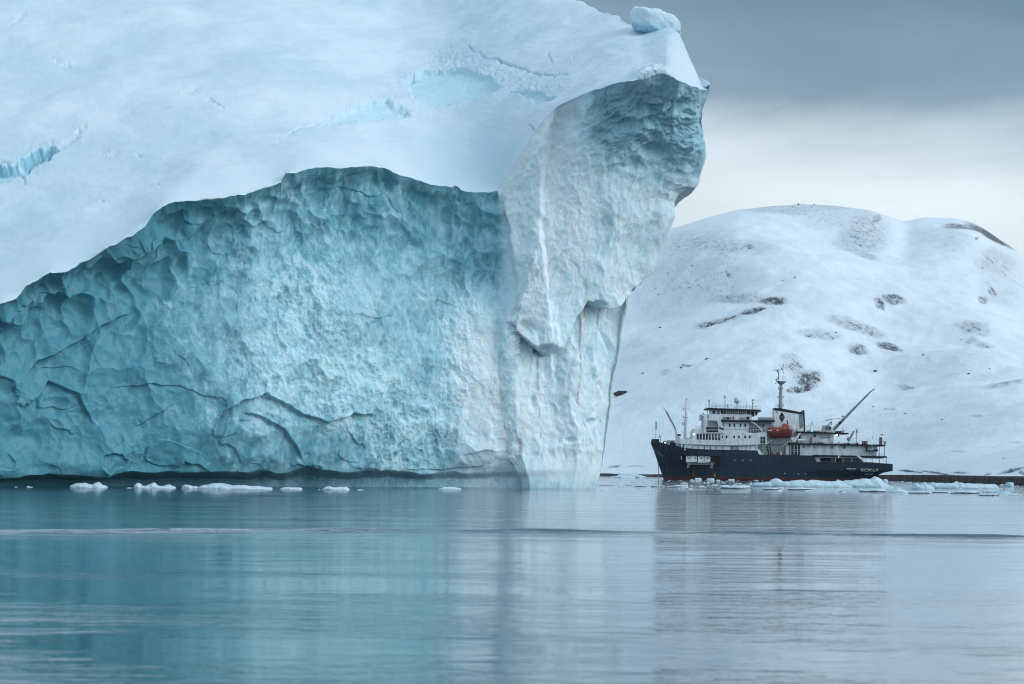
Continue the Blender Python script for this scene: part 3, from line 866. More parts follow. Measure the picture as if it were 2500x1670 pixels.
def build_hill():
    pxs = np.concatenate([np.linspace(-780, 1380, 240, endpoint=False), np.linspace(1380, 3100, 1080)])
    n1, n2 = 620, 40
    q = np.concatenate([[-0.03, -0.012, 0], np.linspace(0.0008, 0.03, 40), np.linspace(0.03, 1, n1)[1:]])
    PX, QQ = np.meshgrid(pxs, q)
    shp, skp = interp_tab(PX, SHORE), interp_tab(PX, SKYL)
    skw = interp_tab(PX, SKYW)
    PY = shp + (skw + (skp - skw) * sstep(QQ, 0.62, 1.0) - shp) * QQ
    Y = hill_dist(PX, QQ)
    X, Yw, Z = at(PX, PY, Y)
    # a low eroded bank of about two metres along the water
    bank = np.interp(pxs, [1250, 1480, 1520, 2100, 2300, 2500, 3100], [1.6, 1.5, 1.2, 2.2, 2.6, 2.6, 2.6])[None]
    bank = bank + 0.25 * fbm(np.stack([X / 9, X * 0, X * 0], -1), 3)
    dsh = Yw - Y[2:3]
    rise = sstep(dsh, 0.0, 3.0)
    rel = sstep(dsh, 3.0, 260.0)
    zz = np.maximum(Z, bank * rise)
    Z = np.where(dsh < 0, -0.8, zz)
    P = np.stack([X, Yw, Z], -1)
    Pn = P.copy()
    sc = sstep(QQ, 0.02, 0.3) * (1 - 0.75 * sstep(QQ, 0.93, 1.0))
    Pn[..., 2] += sc * (16 * fbm(np.stack([X / 170, Yw / 300, X * 0], -1), 5) + 0.9 * fbm(np.stack([X / 22, Yw / 34, X * 0 + 3], -1), 4))
    Pn[..., 2] += 0.22 * sstep(QQ, 0.0, 0.1) * fbm(np.stack([X / 4, Yw / 8, X * 0 + 7], -1), 3)
    rock = np.zeros_like(X)
    wx = 9 * fbm(np.stack([PX / 26, PY / 18, PX * 0], -1), 4)
    wy = 5 * fbm(np.stack([PX / 26, PY / 18, PX * 0 + 9], -1), 4)
    for (ax, ay, rx, ry, tl, st) in PATCH:
        a = math.radians(tl)
        k = min(1.0, ry / 9.0)
        dx, dy = PX - ax + wx * k, PY - ay + wy * k
        u = (dx * math.cos(a) + dy * math.sin(a)) / rx
        v = (-dx * math.sin(a) + dy * math.cos(a)) / ry
        v = np.where(v > 0, v * 1.5, v * 0.85)                 # crisp lower edge, feathered top
        rock = np.maximum(rock, (st * 0.8 if st > .45 else st * 1.15) * sstep(u * u + v * v, 2.6, 0.1))
    Pn[..., 2] -= 1.2 * np.clip(rock - 0.5, 0, 1) * sc
    shore = sstep(dsh, 5.0, 2.2)
    # the far side falls away behind the ridge
    last = Pn[-1]
    tb = np.linspace(0, 1, n2)[1:, None]
    back = np.repeat(last[None], n2 - 1, 0).copy()
    back[..., 0] *= (1 + 0.35 * tb); back[..., 1] *= (1 + 0.35 * tb)
    back[..., 2] *= (1 - 0.55 * tb ** 1.4 - 0.02 * tb)
    Pn = np.concatenate([Pn, back], 0)
    z0 = np.zeros_like(back[..., 0])
    me = grid_mesh('hill', Pn, {'rock': np.concatenate([rock, z0]), 'shore': np.concatenate([shore, z0])})
    return tag(link('hill', me, mat_hill()), kind='structure')


hill = build_hill()
C.view_layer.update()
HILL_DG = C.evaluated_depsgraph_get()


def rock_mesh(seed, sx, sy, sz):
    bm = bmesh.new()
    bmesh.ops.create_icosphere(bm, subdivisions=3, radius=1.0)
    V = np.array([v.co[:] for v in bm.verts], np.float32)
    d = 1 + 0.75 * fbm(V * 0.9 + seed * 3.7, 3)
    V = V * d[:, None]
    V = np.round(V * 3.5) / 3.5 * 0.35 + V * 0.65
    for v, c in zip(bm.verts, V):
        v.co = (c[0] * sx, c[1] * sy, c[2] * sz)
    me = bpy.data.meshes.new('boulder')
    bm.to_mesh(me); bm.free()
    return me


def hill_point(px, py):
    X_, Y_, Z_ = at(float(px), float(py), 1000.0)
    d_ = Vector((X_, Y_, Z_ - H)).normalized()
    ok, loc, nrm, _ = hill.ray_cast(Vector((0, 0, H)), d_, distance=9000, depsgraph=HILL_DG)
    if ok: return np.array(loc)
    # on the skyline: step down until the slope is met
    return hill_point(px, py + 0.7)


def hill_point_flat(px, py):
    shp, skp = interp_tab(px, SHORE), interp_tab(px, SKYL)
    skw = interp_tab(px, SKYW)
    q = 0.5
    for _ in range(30):
        q = 0.5 * q + 0.5 * (shp - py) / (shp - (skw + (skp - skw) * sstep(q, 0.35, 1.0)))
    return np.array(at(px, py, float(hill_dist(px, q))))


BOULD = [(1725, 877, 4.5, 2.2, 'dark boulder on the snow above the foremast of the ship'), (1664, 898, 4, 2, 'dark boulder on the snow above the foredeck crane of the ship'),
         (1570, 912, 3.5, 1.6, 'dark boulder on the snow between the iceberg pillar and the foredeck crane'), (2137, 907, 4.5, 3.2, 'dark boulder on the snow above the tip of the aft crane'),
         (2364, 913, 3.5, 2, 'dark boulder alone on open snow far right of the crane tip'), (1612, 800, 3.5, 2, 'dark boulder beside the iceberg pillar on the upper snow slope'),
         (2254, 867, 2.6, 1.8, 'dark boulder below the rock bands right of the main mast'), (2041, 812, 2.4, 1.6, 'dark boulder at the foot of the grey scree patch above the mast'),
         (2034, 828, 2.4, 1.3, 'dark boulder just under the grey scree patch above the mast'), (2153, 1062, 3.8, 1.3, 'dark boulder on the snow right above the stern deck of the ship'),
         (1911, 686, 2.2, 1.4, None), (1940, 678, 2.4, 1.5, None), (2210, 1010, 2, 1.3, None), (2132, 993, 2.4, 1.5, None), (2346, 830, 2, 1.4, None), (1705, 697, 1.8, 1.4, None), (1607, 720, 1.8, 1.4, None),
         (1949, 495, 2.2, 3.0, None), (1988, 497, 1.8, 2.0, None), (1690, 649, 1.8, 1.4, None), (2416, 900, 2, 1.3, None), (2300, 1025, 2, 1.3, None), (2450, 1120, 2, 1.2, None)]
for i, (px, py, a, b, lab) in enumerate(BOULD):
    p = hill_point(px, py)
    k = p[1] / F
    o = link('boulder', rock_mesh(i, a * k, a * k, b * k), M_ROCK, loc=(p[0], p[1], p[2] + 0.1))
    tag(o, lab or 'tiny dark boulder poking through the snow of the far hillside', 'boulder', 'boulders on the snowy hillside')
p = hill_point(1517.0, 963.0)
k = p[1] / F
o = link('rock_outcrop', rock_mesh(41, 17 * k, 14 * k, 10 * k), M_BROWNROCK, loc=(p[0], p[1], p[2]))
tag(o, 'brown rock outcrop on the snow right beside the iceberg pillar', 'outcrop')

# ------------------------------------------------------------------ expedition ship
SD = 903.0
MPP = SD / F
SA = math.radians(1.0)
p0 = at(1880.0, 1172.5, SD)
SHIP_ROT = (0, SA - ROLL, 0)
ship = empty('expedition_ship', (p0[0], p0[1], 0.0), SHIP_ROT)
tag(ship, 'dark blue and white expedition ship at anchor in front of the snowy hill', 'ship')


def S(px, py):
    dx, dy = px - 1880.0, py - 1172.5
    return (dx * math.cos(SA) + dy * math.sin(SA)) * MPP, (dx * math.sin(SA) - dy * math.cos(SA)) * MPP


class MB:
    """collects shapes into one mesh, in ship coordinates"""
    def __init__(s):
        s.bm = bmesh.new()

    def prism(s, pts, y0, y1, raw=False):
        q = [p if raw else S(*p) for p in pts]
        a = [s.bm.verts.new((x, y0, z)) for x, z in q]
        b = [s.bm.verts.new((x, y1, z)) for x, z in q]
        s.bm.faces.new(a); s.bm.faces.new(b[::-1])
        n = len(q)
        for i in range(n):
            s.bm.faces.new([a[(i + 1) % n], a[i], b[i], b[(i + 1) % n]])
        return s

    def rect(s, x0, y0, x1, y1, d0, d1):
        return s.prism([(x0, y1), (x1, y1), (x1, y0), (x0, y0)], d0, d1)

    def bar(s, p, q, r, n=6, r2=None):
        """tube between two 3-D ship points"""
        p, q = Vector(p), Vector(q)
        ax = (q - p).normalized()
        u = ax.orthogonal().normalized(); v = ax.cross(u)
        r2 = r if r2 is None else r2
        A, B = [], []
        for k in range(n):
            t = 2 * math.pi * k / n
            e = u * math.cos(t) + v * math.sin(t)
            A.append(s.bm.verts.new(p + e * r)); B.append(s.bm.verts.new(q + e * r2))
        for k in range(n):
            s.bm.faces.new([A[k], A[(k + 1) % n], B[(k + 1) % n], B[k]])
        s.bm.faces.new(A[::-1]); s.bm.faces.new(B)
        return s

    def tube(s, pts, y, r, n=6, r2=None):
        """tube along photo points at one depth"""
        q = [(S(*p)[0], y, S(*p)[1]) for p in pts]
        m = len(q) - 1
        r2 = r if r2 is None else r2
        for i in range(m):
            s.bar(q[i], q[i + 1], r + (r2 - r) * i / m, n, r + (r2 - r) * (i + 1) / m)
        return s

    def lathe(s, cx, cy, prof, n=16):
        """prof: (radius, z)"""
        rings = []
        for r, z in prof:
            rings.append([s.bm.verts.new((cx + r * math.cos(2 * math.pi * k / n), cy + r * math.sin(2 * math.pi * k / n), z)) for k in range(n)])
        for a, b in zip(rings[:-1], rings[1:]):
            for k in range(n):
                s.bm.faces.new([a[k], a[(k + 1) % n], b[(k + 1) % n], b[k]])
        s.bm.faces.new(rings[0][::-1]); s.bm.faces.new(rings[-1])
        return s

    def ball(s, c, r, sq=(1, 1, 1)):
        m = Matrix.Translation(c) @ Matrix.Diagonal((r * sq[0], r * sq[1], r * sq[2], 1))
        bmesh.ops.create_icosphere(s.bm, subdivisions=2, radius=1.0, matrix=m)
        return s

    def build(s, name, mat, parent=None, bevel=0.0, smooth=False):
        bmesh.ops.recalc_face_normals(s.bm, faces=s.bm.faces[:])
        if bevel:
            bmesh.ops.bevel(s.bm, geom=s.bm.edges[:], offset=bevel, segments=2, affect='EDGES', clamp_overlap=True)
        me = bpy.data.meshes.new(name)
        s.bm.to_mesh(me); s.bm.free()
        if smooth:
            for p in me.polygons: p.use_smooth = True
        return link(name, me, mat, parent or ship)


# ---- hull
TOP = [(1588, 1074), (1591, 1072), (1610, 1080), (1648, 1088.5), (1668, 1094), (1700, 1096.5), (1740, 1098), (1842, 1100), (1848, 1110), (1980, 1112.5), (1987, 1128), (2117, 1128.5), (2173, 1133)]
tx = np.array([S(*p) for p in TOP])
ST = np.array([S(*p) for p in [(1621, 1180), (1620, 1169), (1606, 1130), (1596, 1100), (1588.5, 1082), (1591, 1071)]])
SE = np.array([S(*p) for p in [(2112, 1180), (2126, 1174), (2140, 1160), (2150, 1154.5), (2173, 1150), (2173, 1131)]])
HB = 7.1


def hull_ends(z):
    return np.interp(z, ST[:, 1], ST[:, 0]), np.interp(z, SE[:, 1], SE[:, 0])


def hull_half(t, z):
    t = np.clip(t, 0, 1)
    fw = (1 - (1 - np.clip(t / 0.36, 0, 1)) ** 2.0)
    fd = (1 - (1 - np.clip(t / 0.24, 0, 1)) ** 2.3) ** 0.8
    k = sstep(z, 0.5, 11.0)
    f = fw * (1 - k) + fd * k
    aft = 1 - 0.52 * sstep(t, 0.60, 1.0) * (1 - sstep(z, 1.2, 4.6)) - 0.10 * sstep(t, 0.8, 1.0)
    below = 1 - 0.25 * sstep(z, 0.4, -3.0)
    return HB * f * aft * below + 0.03


def hull_y(x, z):
    a, b = hull_ends(z)
    return -float(hull_half((x - a) / (b - a), z))


OPEN = (S(1661, 1112)[0], S(1752, 1112)[0], S(1706, 1136.5)[1], S(1706, 1112.5)[1])


def build_hull():
    zs = np.concatenate([np.linspace(-3, 0, 5)[:-1], np.linspace(0, OPEN[2], 14)[:-1], np.linspace(OPEN[2], OPEN[3], 8)[:-1], np.linspace(OPEN[3], 16.0, 30)])
    xa, xb = ST[:, 0].min(), SE[:, 0].max()
    ts = np.concatenate([np.linspace(0, 0.2, 60)[:-1], np.linspace(0.2, 1, 160)])
    T, Zg = np.meshgrid(ts, zs)
    a, b = hull_ends(Zg)
    Xg = a + T * (b - a)
    # the nominal x of each column gives its sheer height
    for _ in range(4):
        top = np.interp(Xg, tx[:, 0], tx[:, 1])
        Zc = np.minimum(Zg, top)
        a, b = hull_ends(Zc)
        Xg = a + T * (b - a)
    Yh = hull_half(T, Zc)
    bm = bmesh.new()
    for sgn in (-1, 1):
        vs = [[bm.verts.new((Xg[r, c], sgn * Yh[r, c], Zc[r, c])) for c in range(len(ts))] for r in range(len(zs))]
        for r in range(len(zs) - 1):
            for c in range(len(ts) - 1):
                if Zc[r + 1, c] - Zc[r, c] < 1e-3 and Zc[r + 1, c + 1] - Zc[r, c + 1] < 1e-3:
                    continue
                xm, zm = Xg[r:r + 2, c:c + 2].mean(), Zc[r:r + 2, c:c + 2].mean()
                if sgn < 0 and OPEN[0] < xm < OPEN[1] and OPEN[2] < zm < OPEN[3]:
                    continue
                q = [vs[r][c], vs[r][c + 1], vs[r + 1][c + 1], vs[r + 1][c]]
                bm.faces.new(q if sgn < 0 else q[::-1])
        if sgn < 0: port = vs
    for r in range(len(zs) - 1):           # transom and stem
        if Zc[r + 1, -1] - Zc[r, -1] > 1e-3:
            bm.faces.new([port[r][-1], vs[r][-1], vs[r + 1][-1], port[r + 1][-1]])
        if Zc[r + 1, 0] - Zc[r, 0] > 1e-3:
            bm.faces.new([port[r][0], port[r + 1][0], vs[r + 1][0], vs[r][0]])
    for c in range(len(ts) - 1):           # closed along the sheer
        bm.faces.new([port[-1][c], port[-1][c + 1], vs[-1][c + 1], vs[-1][c]])
    bmesh.ops.remove_doubles(bm, verts=bm.verts[:], dist=1e-4)
    bmesh.ops.recalc_face_normals(bm, faces=bm.faces[:])
    me = bpy.data.meshes.new('hull')
    bm.to_mesh(me); bm.free()
    return link('hull', me, M_HULL, ship)


hull = build_hull()
# rubbing strake and knuckle line along the bow
kn = MB()
prev = None
for px, py in [(1605, 1125), (1625, 1131), (1650, 1137), (1680, 1141), (1720, 1145)]:
    x, z = S(px, py)
    cur = (x, hull_y(x, z) - 0.02, z)
    if prev: kn.bar(prev, cur, 0.10)
    prev = cur
kn.build('knuckle_strake', M_NAVY, hull)

# ---- open shell door low on the bow: a bay cut into the hull with a boarding platform
oy = hull_y((OPEN[0] + OPEN[1]) / 2, (OPEN[2] + OPEN[3]) / 2)
bay = empty('boarding_bay'); bay.parent = ship
b = MB()
x0, x1, z0, z1 = OPEN
y_in = oy + 2.2
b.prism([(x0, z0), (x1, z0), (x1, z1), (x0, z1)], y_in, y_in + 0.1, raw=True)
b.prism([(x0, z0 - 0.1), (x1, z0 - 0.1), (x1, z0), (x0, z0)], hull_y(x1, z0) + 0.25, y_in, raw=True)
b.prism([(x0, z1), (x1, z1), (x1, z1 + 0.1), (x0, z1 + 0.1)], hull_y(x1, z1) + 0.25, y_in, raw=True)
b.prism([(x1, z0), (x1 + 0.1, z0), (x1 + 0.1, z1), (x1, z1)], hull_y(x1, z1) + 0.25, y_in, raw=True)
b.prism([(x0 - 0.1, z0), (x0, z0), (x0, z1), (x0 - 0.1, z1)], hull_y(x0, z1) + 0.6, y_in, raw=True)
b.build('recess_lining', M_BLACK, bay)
MB().rect(1672, 1113, 1698.5, 1128.5, oy + 0.35, oy + 0.75).build('inner_door', M_WHITE, bay)
MB().rect(1701, 1113, 1716.5, 1128.5, oy + 0.35, oy + 0.75).build('inner_door', M_WHITE, bay)
MB().rect(1717.5, 1114, 1731, 1128, oy + 0.45, oy + 0.75).build('inner_door', M_WHITE, bay)
MB().rect(1660, 1113, 1662, 1122, hull_y(*S(1661, 1117)) - 0.12, oy + 0.8).build('door_jamb', M_WHITE, bay)
for px in (1680, 1694.5, 1709, 1724):
    x, z = S(px, 1119)
    MB().bar((x, oy + 0.28, z), (x, oy + 0.4, z), 0.27, 10).build('porthole', M_GLASS, bay)
b = MB()
b.rect(1674, 1130, 1740, 1131.5, oy - 1.3, oy + 1.5)
for px in range(1676, 1742, 8):
    b.tube([(px, 1130.5), (px + 1, 1134.5)], oy - 1.2, 0.07)
b.tube([(1676, 1134), (1738, 1134.5)], oy - 1.25, 0.09)
b.tube([(1676, 1128), (1738, 1128.6)], oy - 1.25, 0.05)
b.build('boarding_platform', M_GREY, bay)
for px in (1676.5, 1733):
    b = MB()
    for d in (0, 4):
        b.tube([(px + d, 1130), (px + d - 2.5, 1143)], oy - 1.35, 0.06)
    for k in range(5):
        b.tube([(px - 0.5 - k * .4, 1133 + k * 2.2), (px + 3.5 - k * .4, 1133 + k * 2.2)], oy - 1.35, 0.05)
    b.build('boarding_ladder', M_PALEGREY, bay)
MB().rect(1733, 1113, 1751, 1133, oy + 0.3, oy + 0.6).build('open_shell_door', M_BLACK, bay)
MB().prism([(1700, 1130.2), (1726, 1131), (1724, 1129.4), (1703, 1128.8)], oy - 0.5, oy + 0.2).build('snow_on_platform', M_WHITE, bay)

# hull windows and lights
for px in (1903, 1923, 1942.5, 1963):
    for d in (-2.6, 2.6):
        x, z = S(px + d, 1124.7)
        y = hull_y(x, z)
        MB().rect(px + d - 1.7, 1119.3, px + d + 1.7, 1130.2, y - 0.04, y + 0.2).build('hull_window', M_GLASS, hull)
for px, py in ((1599.5, 1086), (1616, 1090), (2004, 1133), (2046, 1133), (2083, 1135), (2149, 1139)):
    x, z = S(px, py)
    y = hull_y(x, z)
    MB().prism([(px - 1.4, py + 3), (px + 1.4, py + 3), (px + 1.4, py - 3), (px - 1.4, py - 3)], y - 0.12, y + 0.3).build('fairlead', M_BLACK, hull)
for k, px in enumerate(range(1718, 1840, 12)):
    x, z = S(px, 1150 + k * .12)
    y = hull_y(x, z)
    MB().bar((x, y - 0.03, z), (x, y + 0.1, z), 0.17, 8).build('porthole', M_GLASS, hull)
for px in (1852, 1876, 1884, 1711, 1722):
    x, z = S(px, 1127)
    y = hull_y(x, z)
    MB().bar((x, y - 0.03, z), (x, y + 0.1, z), 0.15, 8).build('porthole', M_GLASS, hull)
for px, py in ((1789.7, 1124), (1809, 1124), (1828, 1124), (1911, 1156), (1944, 1157), (1962, 1157)):
    x, z = S(px, py)
    y = hull_y(x, z)
    MB().rect(px - 0.8, py - 1.2, px + 0.8, py + 1.2, y - 0.05, y + 0.1).build('pale_hull_mark', M_LETTER, hull)
for px in range(1665, 1840, 17):
    x, z = S(px, 1108)
    y = hull_y(x, z)
    x2, z2 = S(px + 9, 1108)
    MB().bar((x, y - 0.02, z), (x2, hull_y(x2, z2) - 0.02, z2), 0.035).build('scupper', M_FADED, hull)


def text(body, px, py, size, y, mat, parent, name, tilt=0.0, surf=None, mirror=-1):
    """lettering, mirrored like the photograph; px,py = centre, size = cap height in photo pixels"""
    cu = bpy.data.curves.new(name, 'FONT')
    cu.body = body
    cu.align_x = 'CENTER'; cu.align_y = 'CENTER'
    cu.size = size * MPP / 0.70
    cu.extrude = 0.012
    cu.offset = 0.02 * cu.size
    tmp = bpy.data.objects.new(name, cu)
    COL.objects.link(tmp)
    C.view_layer.update()
    me = bpy.data.meshes.new_from_object(tmp.evaluated_get(C.evaluated_depsgraph_get()))
    bpy.data.objects.remove(tmp)
    x0_, z0_ = S(px, py)
    ct, st_ = math.cos(tilt), math.sin(tilt)
    for v in me.vertices:
        a_, b_ = v.co.x * mirror, v.co.y
        X_, Z_ = x0_ + a_ * ct - b_ * st_, z0_ + a_ * st_ + b_ * ct
        yy = surf(X_, Z_) if surf else y
        v.co = (X_, yy - 0.06 - v.co.z, Z_)
    me.materials.clear()
    return link(name, me, mat, parent)


text('PLANCIUS', 2116.5, 1148.3, 6.6, 0, M_LETTER, hull, 'stern_name_lettering', 0, hull_y)
text('Vlissingen', 2116.5, 1157.3, 3.6, 0, M_LETTER, hull, 'home_port_lettering', 0, hull_y)
text('IMO 7432044', 2071.5, 1144.8, 2.6, 0, M_LETTER, hull, 'registration_lettering', 0, hull_y)
text('PLANCIUS', 1605, 1104.5, 5.0, 0, M_FADED, hull, 'bow_name_lettering', -0.75, hull_y)

# ---- superstructure
house = MB()
house.prism([(1668, 1100), (1846, 1103), (1846, 1083), (1668, 1080)], -6.2, 6.2)
house.prism([(1655, 1084), (1700, 1086), (1780, 1087.5), (1841, 1086.5), (1868, 1083.5), (1868, 1054.5), (1839, 1058), (1766, 1053), (1750, 1047), (1714, 1046), (1691, 1048), (1688, 1056), (1687, 1071), (1668, 1071.5), (1659, 1075)], -6.8, 6.8)
house.build('deckhouse', M_WHITE, bevel=0.06)
MB().rect(1841, 1084, 1930, 1112, -2.6, 2.6).rect(1866, 1047, 1945, 1085, -3.4, 3.4).build('boat_deck_wall', M_PALEGREY)
MB().prism([(1844, 1098), (1850, 1098), (1856, 1112), (1849, 1112)], -7.0, -6.5).build('bulwark_brace', M_WHITE)
for px in (1674, 1688, 1701.5, 1716.5, 1731, 1746, 1761, 1806, 1817.5, 1828, 1841):
    MB().rect(px - .7, 1090, px + .7, 1097.5, -6.24, -6.0).build('window', M_GLASS)
for x0_, x1_ in ((1779, 1788.5), (1790, 1800)):
    MB().rect(x0_, 1089.5, x1_, 1099.5, -6.26, -6.0).build('door', M_GREY)
for k in range(8):
    px = 1700 + k * 7.45
    w_ = MB().rect(px - 2.5, 1059.2 + k * .1, px + 2.5, 1073.6 + k * .25, -6.86, -6.6).build('tall_window', M_GLASS)
    if k > 3:
        MB().rect(px + 0.2, 1061 + k * .1, px + 2.0, 1067.5 + k * .25, -6.9, -6.84).build('pane_reflection', M_SHINE, w_)  # pale plate paints a reflection on the dark pane
MB().rect(1692, 1075.5, 1761, 1077, -6.95, -6.75).build('window_sill', M_WHITE)
for px in (1760, 1770, 1788.5, 1799.7, 1815, 1826.3):
    w_ = 0.8 if px == 1760 else 2.0
    MB().rect(px - w_, 1064, px + w_, 1070.5, -6.86, -6.6).build('window', M_GLASS)
w_ = MB().rect(1852, 1067, 1864, 1083, -6.86, -6.6).build('deck_opening', M_GLASS)
MB().rect(1857.2, 1067, 1858.4, 1083, -6.95, -6.85).rect(1852, 1074.2, 1864, 1075.2, -6.95, -6.85).build('opening_bars', M_PALEGREY, w_)
MB().prism([(1700, 1085.6), (1780, 1087.2), (1841, 1086.2), (1841, 1088), (1780, 1089), (1690, 1087)], -6.85, -6.3).build('deck_edge_shadow_strip', M_GREY)  # grey strip stands in for the shadow below the deck edge

# bridge wings, both sides
for sgn in (-1, 1):
    d0, d1 = (-7.2, -6.3) if sgn < 0 else (6.3, 7.2)
    wing = MB()
    wing.prism([(1711, 1026), (1756, 1029), (1750, 1013), (1711.5, 1011)], d0, d1)
    wing.prism([(1714, 1047), (1722, 1047), (1722, 1026.5), (1716, 1026.3)], d0, d1)
    wing.prism([(1752, 1048), (1765, 1052), (1756, 1029), (1746.5, 1028.5)], d0, d1)
    wing.prism([(1714, 1058), (1765, 1058), (1765, 1047.5), (1752, 1043), (1722, 1043), (1714, 1047)], d0, d1)
    wing.build('bridge_wing', M_WHITE, bevel=0.03)
MB().rect(1711.2, 1016.5, 1713.4, 1024, -7.25, -6.5).build('wing_window', M_GLASS)
MB().rect(1723, 1014, 1726.5, 1024, -7.24, -7.0).build('wing_door', M_GREY)
MB().rect(1712, 1008.5, 1714.5, 1011.2, -7.0, -6.4).build('wing_lamp', M_BLACK)
MB().rect(1727, 1027, 1760, 1047, -4.6, 4.6).build('accommodation_wall', M_PALEGREY)
MB().prism([(1752, 1057), (1826, 1058), (1826, 1030), (1752, 1029)], -5.4, 5.4).build('cabin_tier', M_WHITE, bevel=0.04)
MB().rect(1826, 1030, 1847, 1057, -4.0, 4.0).rect(1847, 1031, 1887, 1056, -3.8, 3.8).build('cabin_tier_aft', M_PALEGREY)
for px in (1778.5, 1789.3, 1804.5, 1815.8):
    MB().rect(px - 2, 1035.2, px + 2, 1042.5, -5.46, -5.2).build('window', M_GLASS)
MB().rect(1761, 1034, 1764, 1043, -5.46, -5.2).build('door', M_GREY)
w_ = MB().rect(1825, 1045.5, 1853, 1056, -6.0, -5.7).build('shelter_opening', M_GLASS)
b = MB()
for px in (1828, 1835, 1842, 1849):
    b.rect(px - .4, 1045.5, px + .4, 1056, -6.1, -6.0)
b.rect(1825, 1049.5, 1853, 1050.3, -6.1, -6.0).build('opening_bars', M_WHITE, w_)
MB().rect(1848, 1034, 1856, 1040, -3.9, -3.7).build('window', M_GREY)
MB().rect(1858.5, 1035, 1864, 1042, -3.95, -3.7).build('red_cabinet', M_RED)
MB().prism([(1754, 1030.6), (1887, 1031.5), (1887, 1027), (1754, 1026.2)], -6.9, 6.9).build('bridge_deck', M_NAVY)
MB().prism([(1750, 1026.5), (1832, 1027.5), (1832, 1013.5), (1750, 1012)], -5.9, 5.9).build('bridge_bulwark', M_WHITE, bevel=0.03)
for px, w_, h_, mt in ((1765.5, 3.4, 5, M_GREY), (1773.5, 2.8, 5, M_BLACK), (1779, 1.2, 4.5, M_GREY), (1787, 1.6, 6, M_RED), (1805, 1.6, 4.5, M_GREY), (1812, 2.2, 4, M_GREY), (1822, 2.6, 6, M_BLACK)):
    MB().rect(px - w_, 1024 - h_, px + w_, 1024.4, -6.4, -5.9).build('deck_locker', mt)
bridge = MB().prism([(1734, 1013), (1846, 1015), (1851, 1002), (1734, 1000)], -5.6, 5.6).build('bridge_house', M_WHITE)
for k, px in enumerate((1739.5, 1750.5, 1759.5, 1766, 1775, 1784.6, 1794, 1804, 1813.5, 1823.5)):
    wd = (3.0, 3.2, 2.6, 3.0, 3.9, 3.9, 3.9, 3.9, 3.8, 4.0)[k]
    w_ = MB().rect(px - wd, 1003 + k * .22, px + wd, 1011 + k * .18, -5.68, -5.4).build('bridge_window', M_GLASS, bridge)
    if k in (1, 4, 5, 6, 7, 8):
        MB().rect(px - wd * .55, 1004.4 + k * .22, px + wd * .6, 1009 + k * .18, -5.73, -5.66).build('pane_reflection', M_SHINE, w_)  # reflection in the bridge glass, painted as a pale plate
MB().rect(1829, 1005.5, 1837, 1018, -5.75, -5.4).build('bridge_door', M_BLACK, bridge)
MB().rect(1839.5, 1006, 1845, 1012.5, -5.7, -5.4).build('bridge_window', M_GLASS, bridge)
MB().tube([(1723.5, 1000), (1723.5, 1012)], -6.9, 0.12).tube([(1722, 1012), (1734, 1012.4)], -6.9, 0.12).build('wing_post', M_GREY, bridge)
MB().prism([(1720, 1001), (1856, 1005.4), (1851, 1001.4), (1723, 996.8)], -7.2, 7.2).build('bridge_roof', M_NAVY, bridge)


def rail(name, pts, y, h=7.0, step=6.0, mat=None, parent=None, r=0.045, bars=3):
    """guard rail: pts = photo points along the deck edge"""
    b = MB()
    for k in range(bars):
        o = h * (k + 1) / bars
        b.tube([(p[0], p[1] - o) for p in pts], y, r, 4)
    for (ax, ay), (bx, by) in zip(pts[:-1], pts[1:]):
        n = max(1, int(abs(bx - ax) / step))
        for k in range(n + 1):
            t = k / n
            px, py = ax + (bx - ax) * t, ay + (by - ay) * t
            b.tube([(px, py), (px, py - h)], y, r, 4)
    return b.build(name, mat or M_PALEGREY, parent)


rail('roof_rail', [(1726, 996.8), (1853, 1001.5)], -6.7, 10, 7)
rail('roof_rail', [(1726, 996.8), (1853, 1001.5)], 6.7, 10, 14)
rail('foredeck_rail', [(1693, 1048), (1714, 1046)], -6.4, 6, 4)
rail('bow_rail', [(1594, 1071.5), (1608, 1071.5)], 0.2, 10.5, 5)
rail('bridge_deck_rail', [(1846, 1027), (1887, 1027.4)], -6.6, 7, 5)
rail('cabin_deck_rail', [(1826, 1056), (1866, 1055)], -6.6, 7, 5)
MB().rect(1848, 1020, 1886, 1026.5, -5.0, -4.0).build('deck_locker', M_GREY)
for px in (1852, 1861, 1872, 1881):
    MB().rect(px - 2.6, 1018.6, px + 2.6, 1022, -5.4, -4.6).build('stowed_float', M_WHITE)
text('www.oceanwide-', 1777.5, 1049.3, 3.0, -6.83, M_GREY, ship, 'side_lettering')
text('expeditions.com', 1803.5, 1049.8, 2.7, -6.83, M_FADED, ship, 'side_lettering')
sign = MB().rect(1721, 1043.5, 1749.2, 1056, -7.3, -7.2).build('sign_board', M_NAVY)
text('OCEANWIDE', 1735, 1050.6, 3.1, -7.27, M_PALEGREY, sign, 'sign_lettering')
text('expeditions', 1737, 1046.4, 1.8, -7.27, M_GREY, sign, 'sign_lettering')
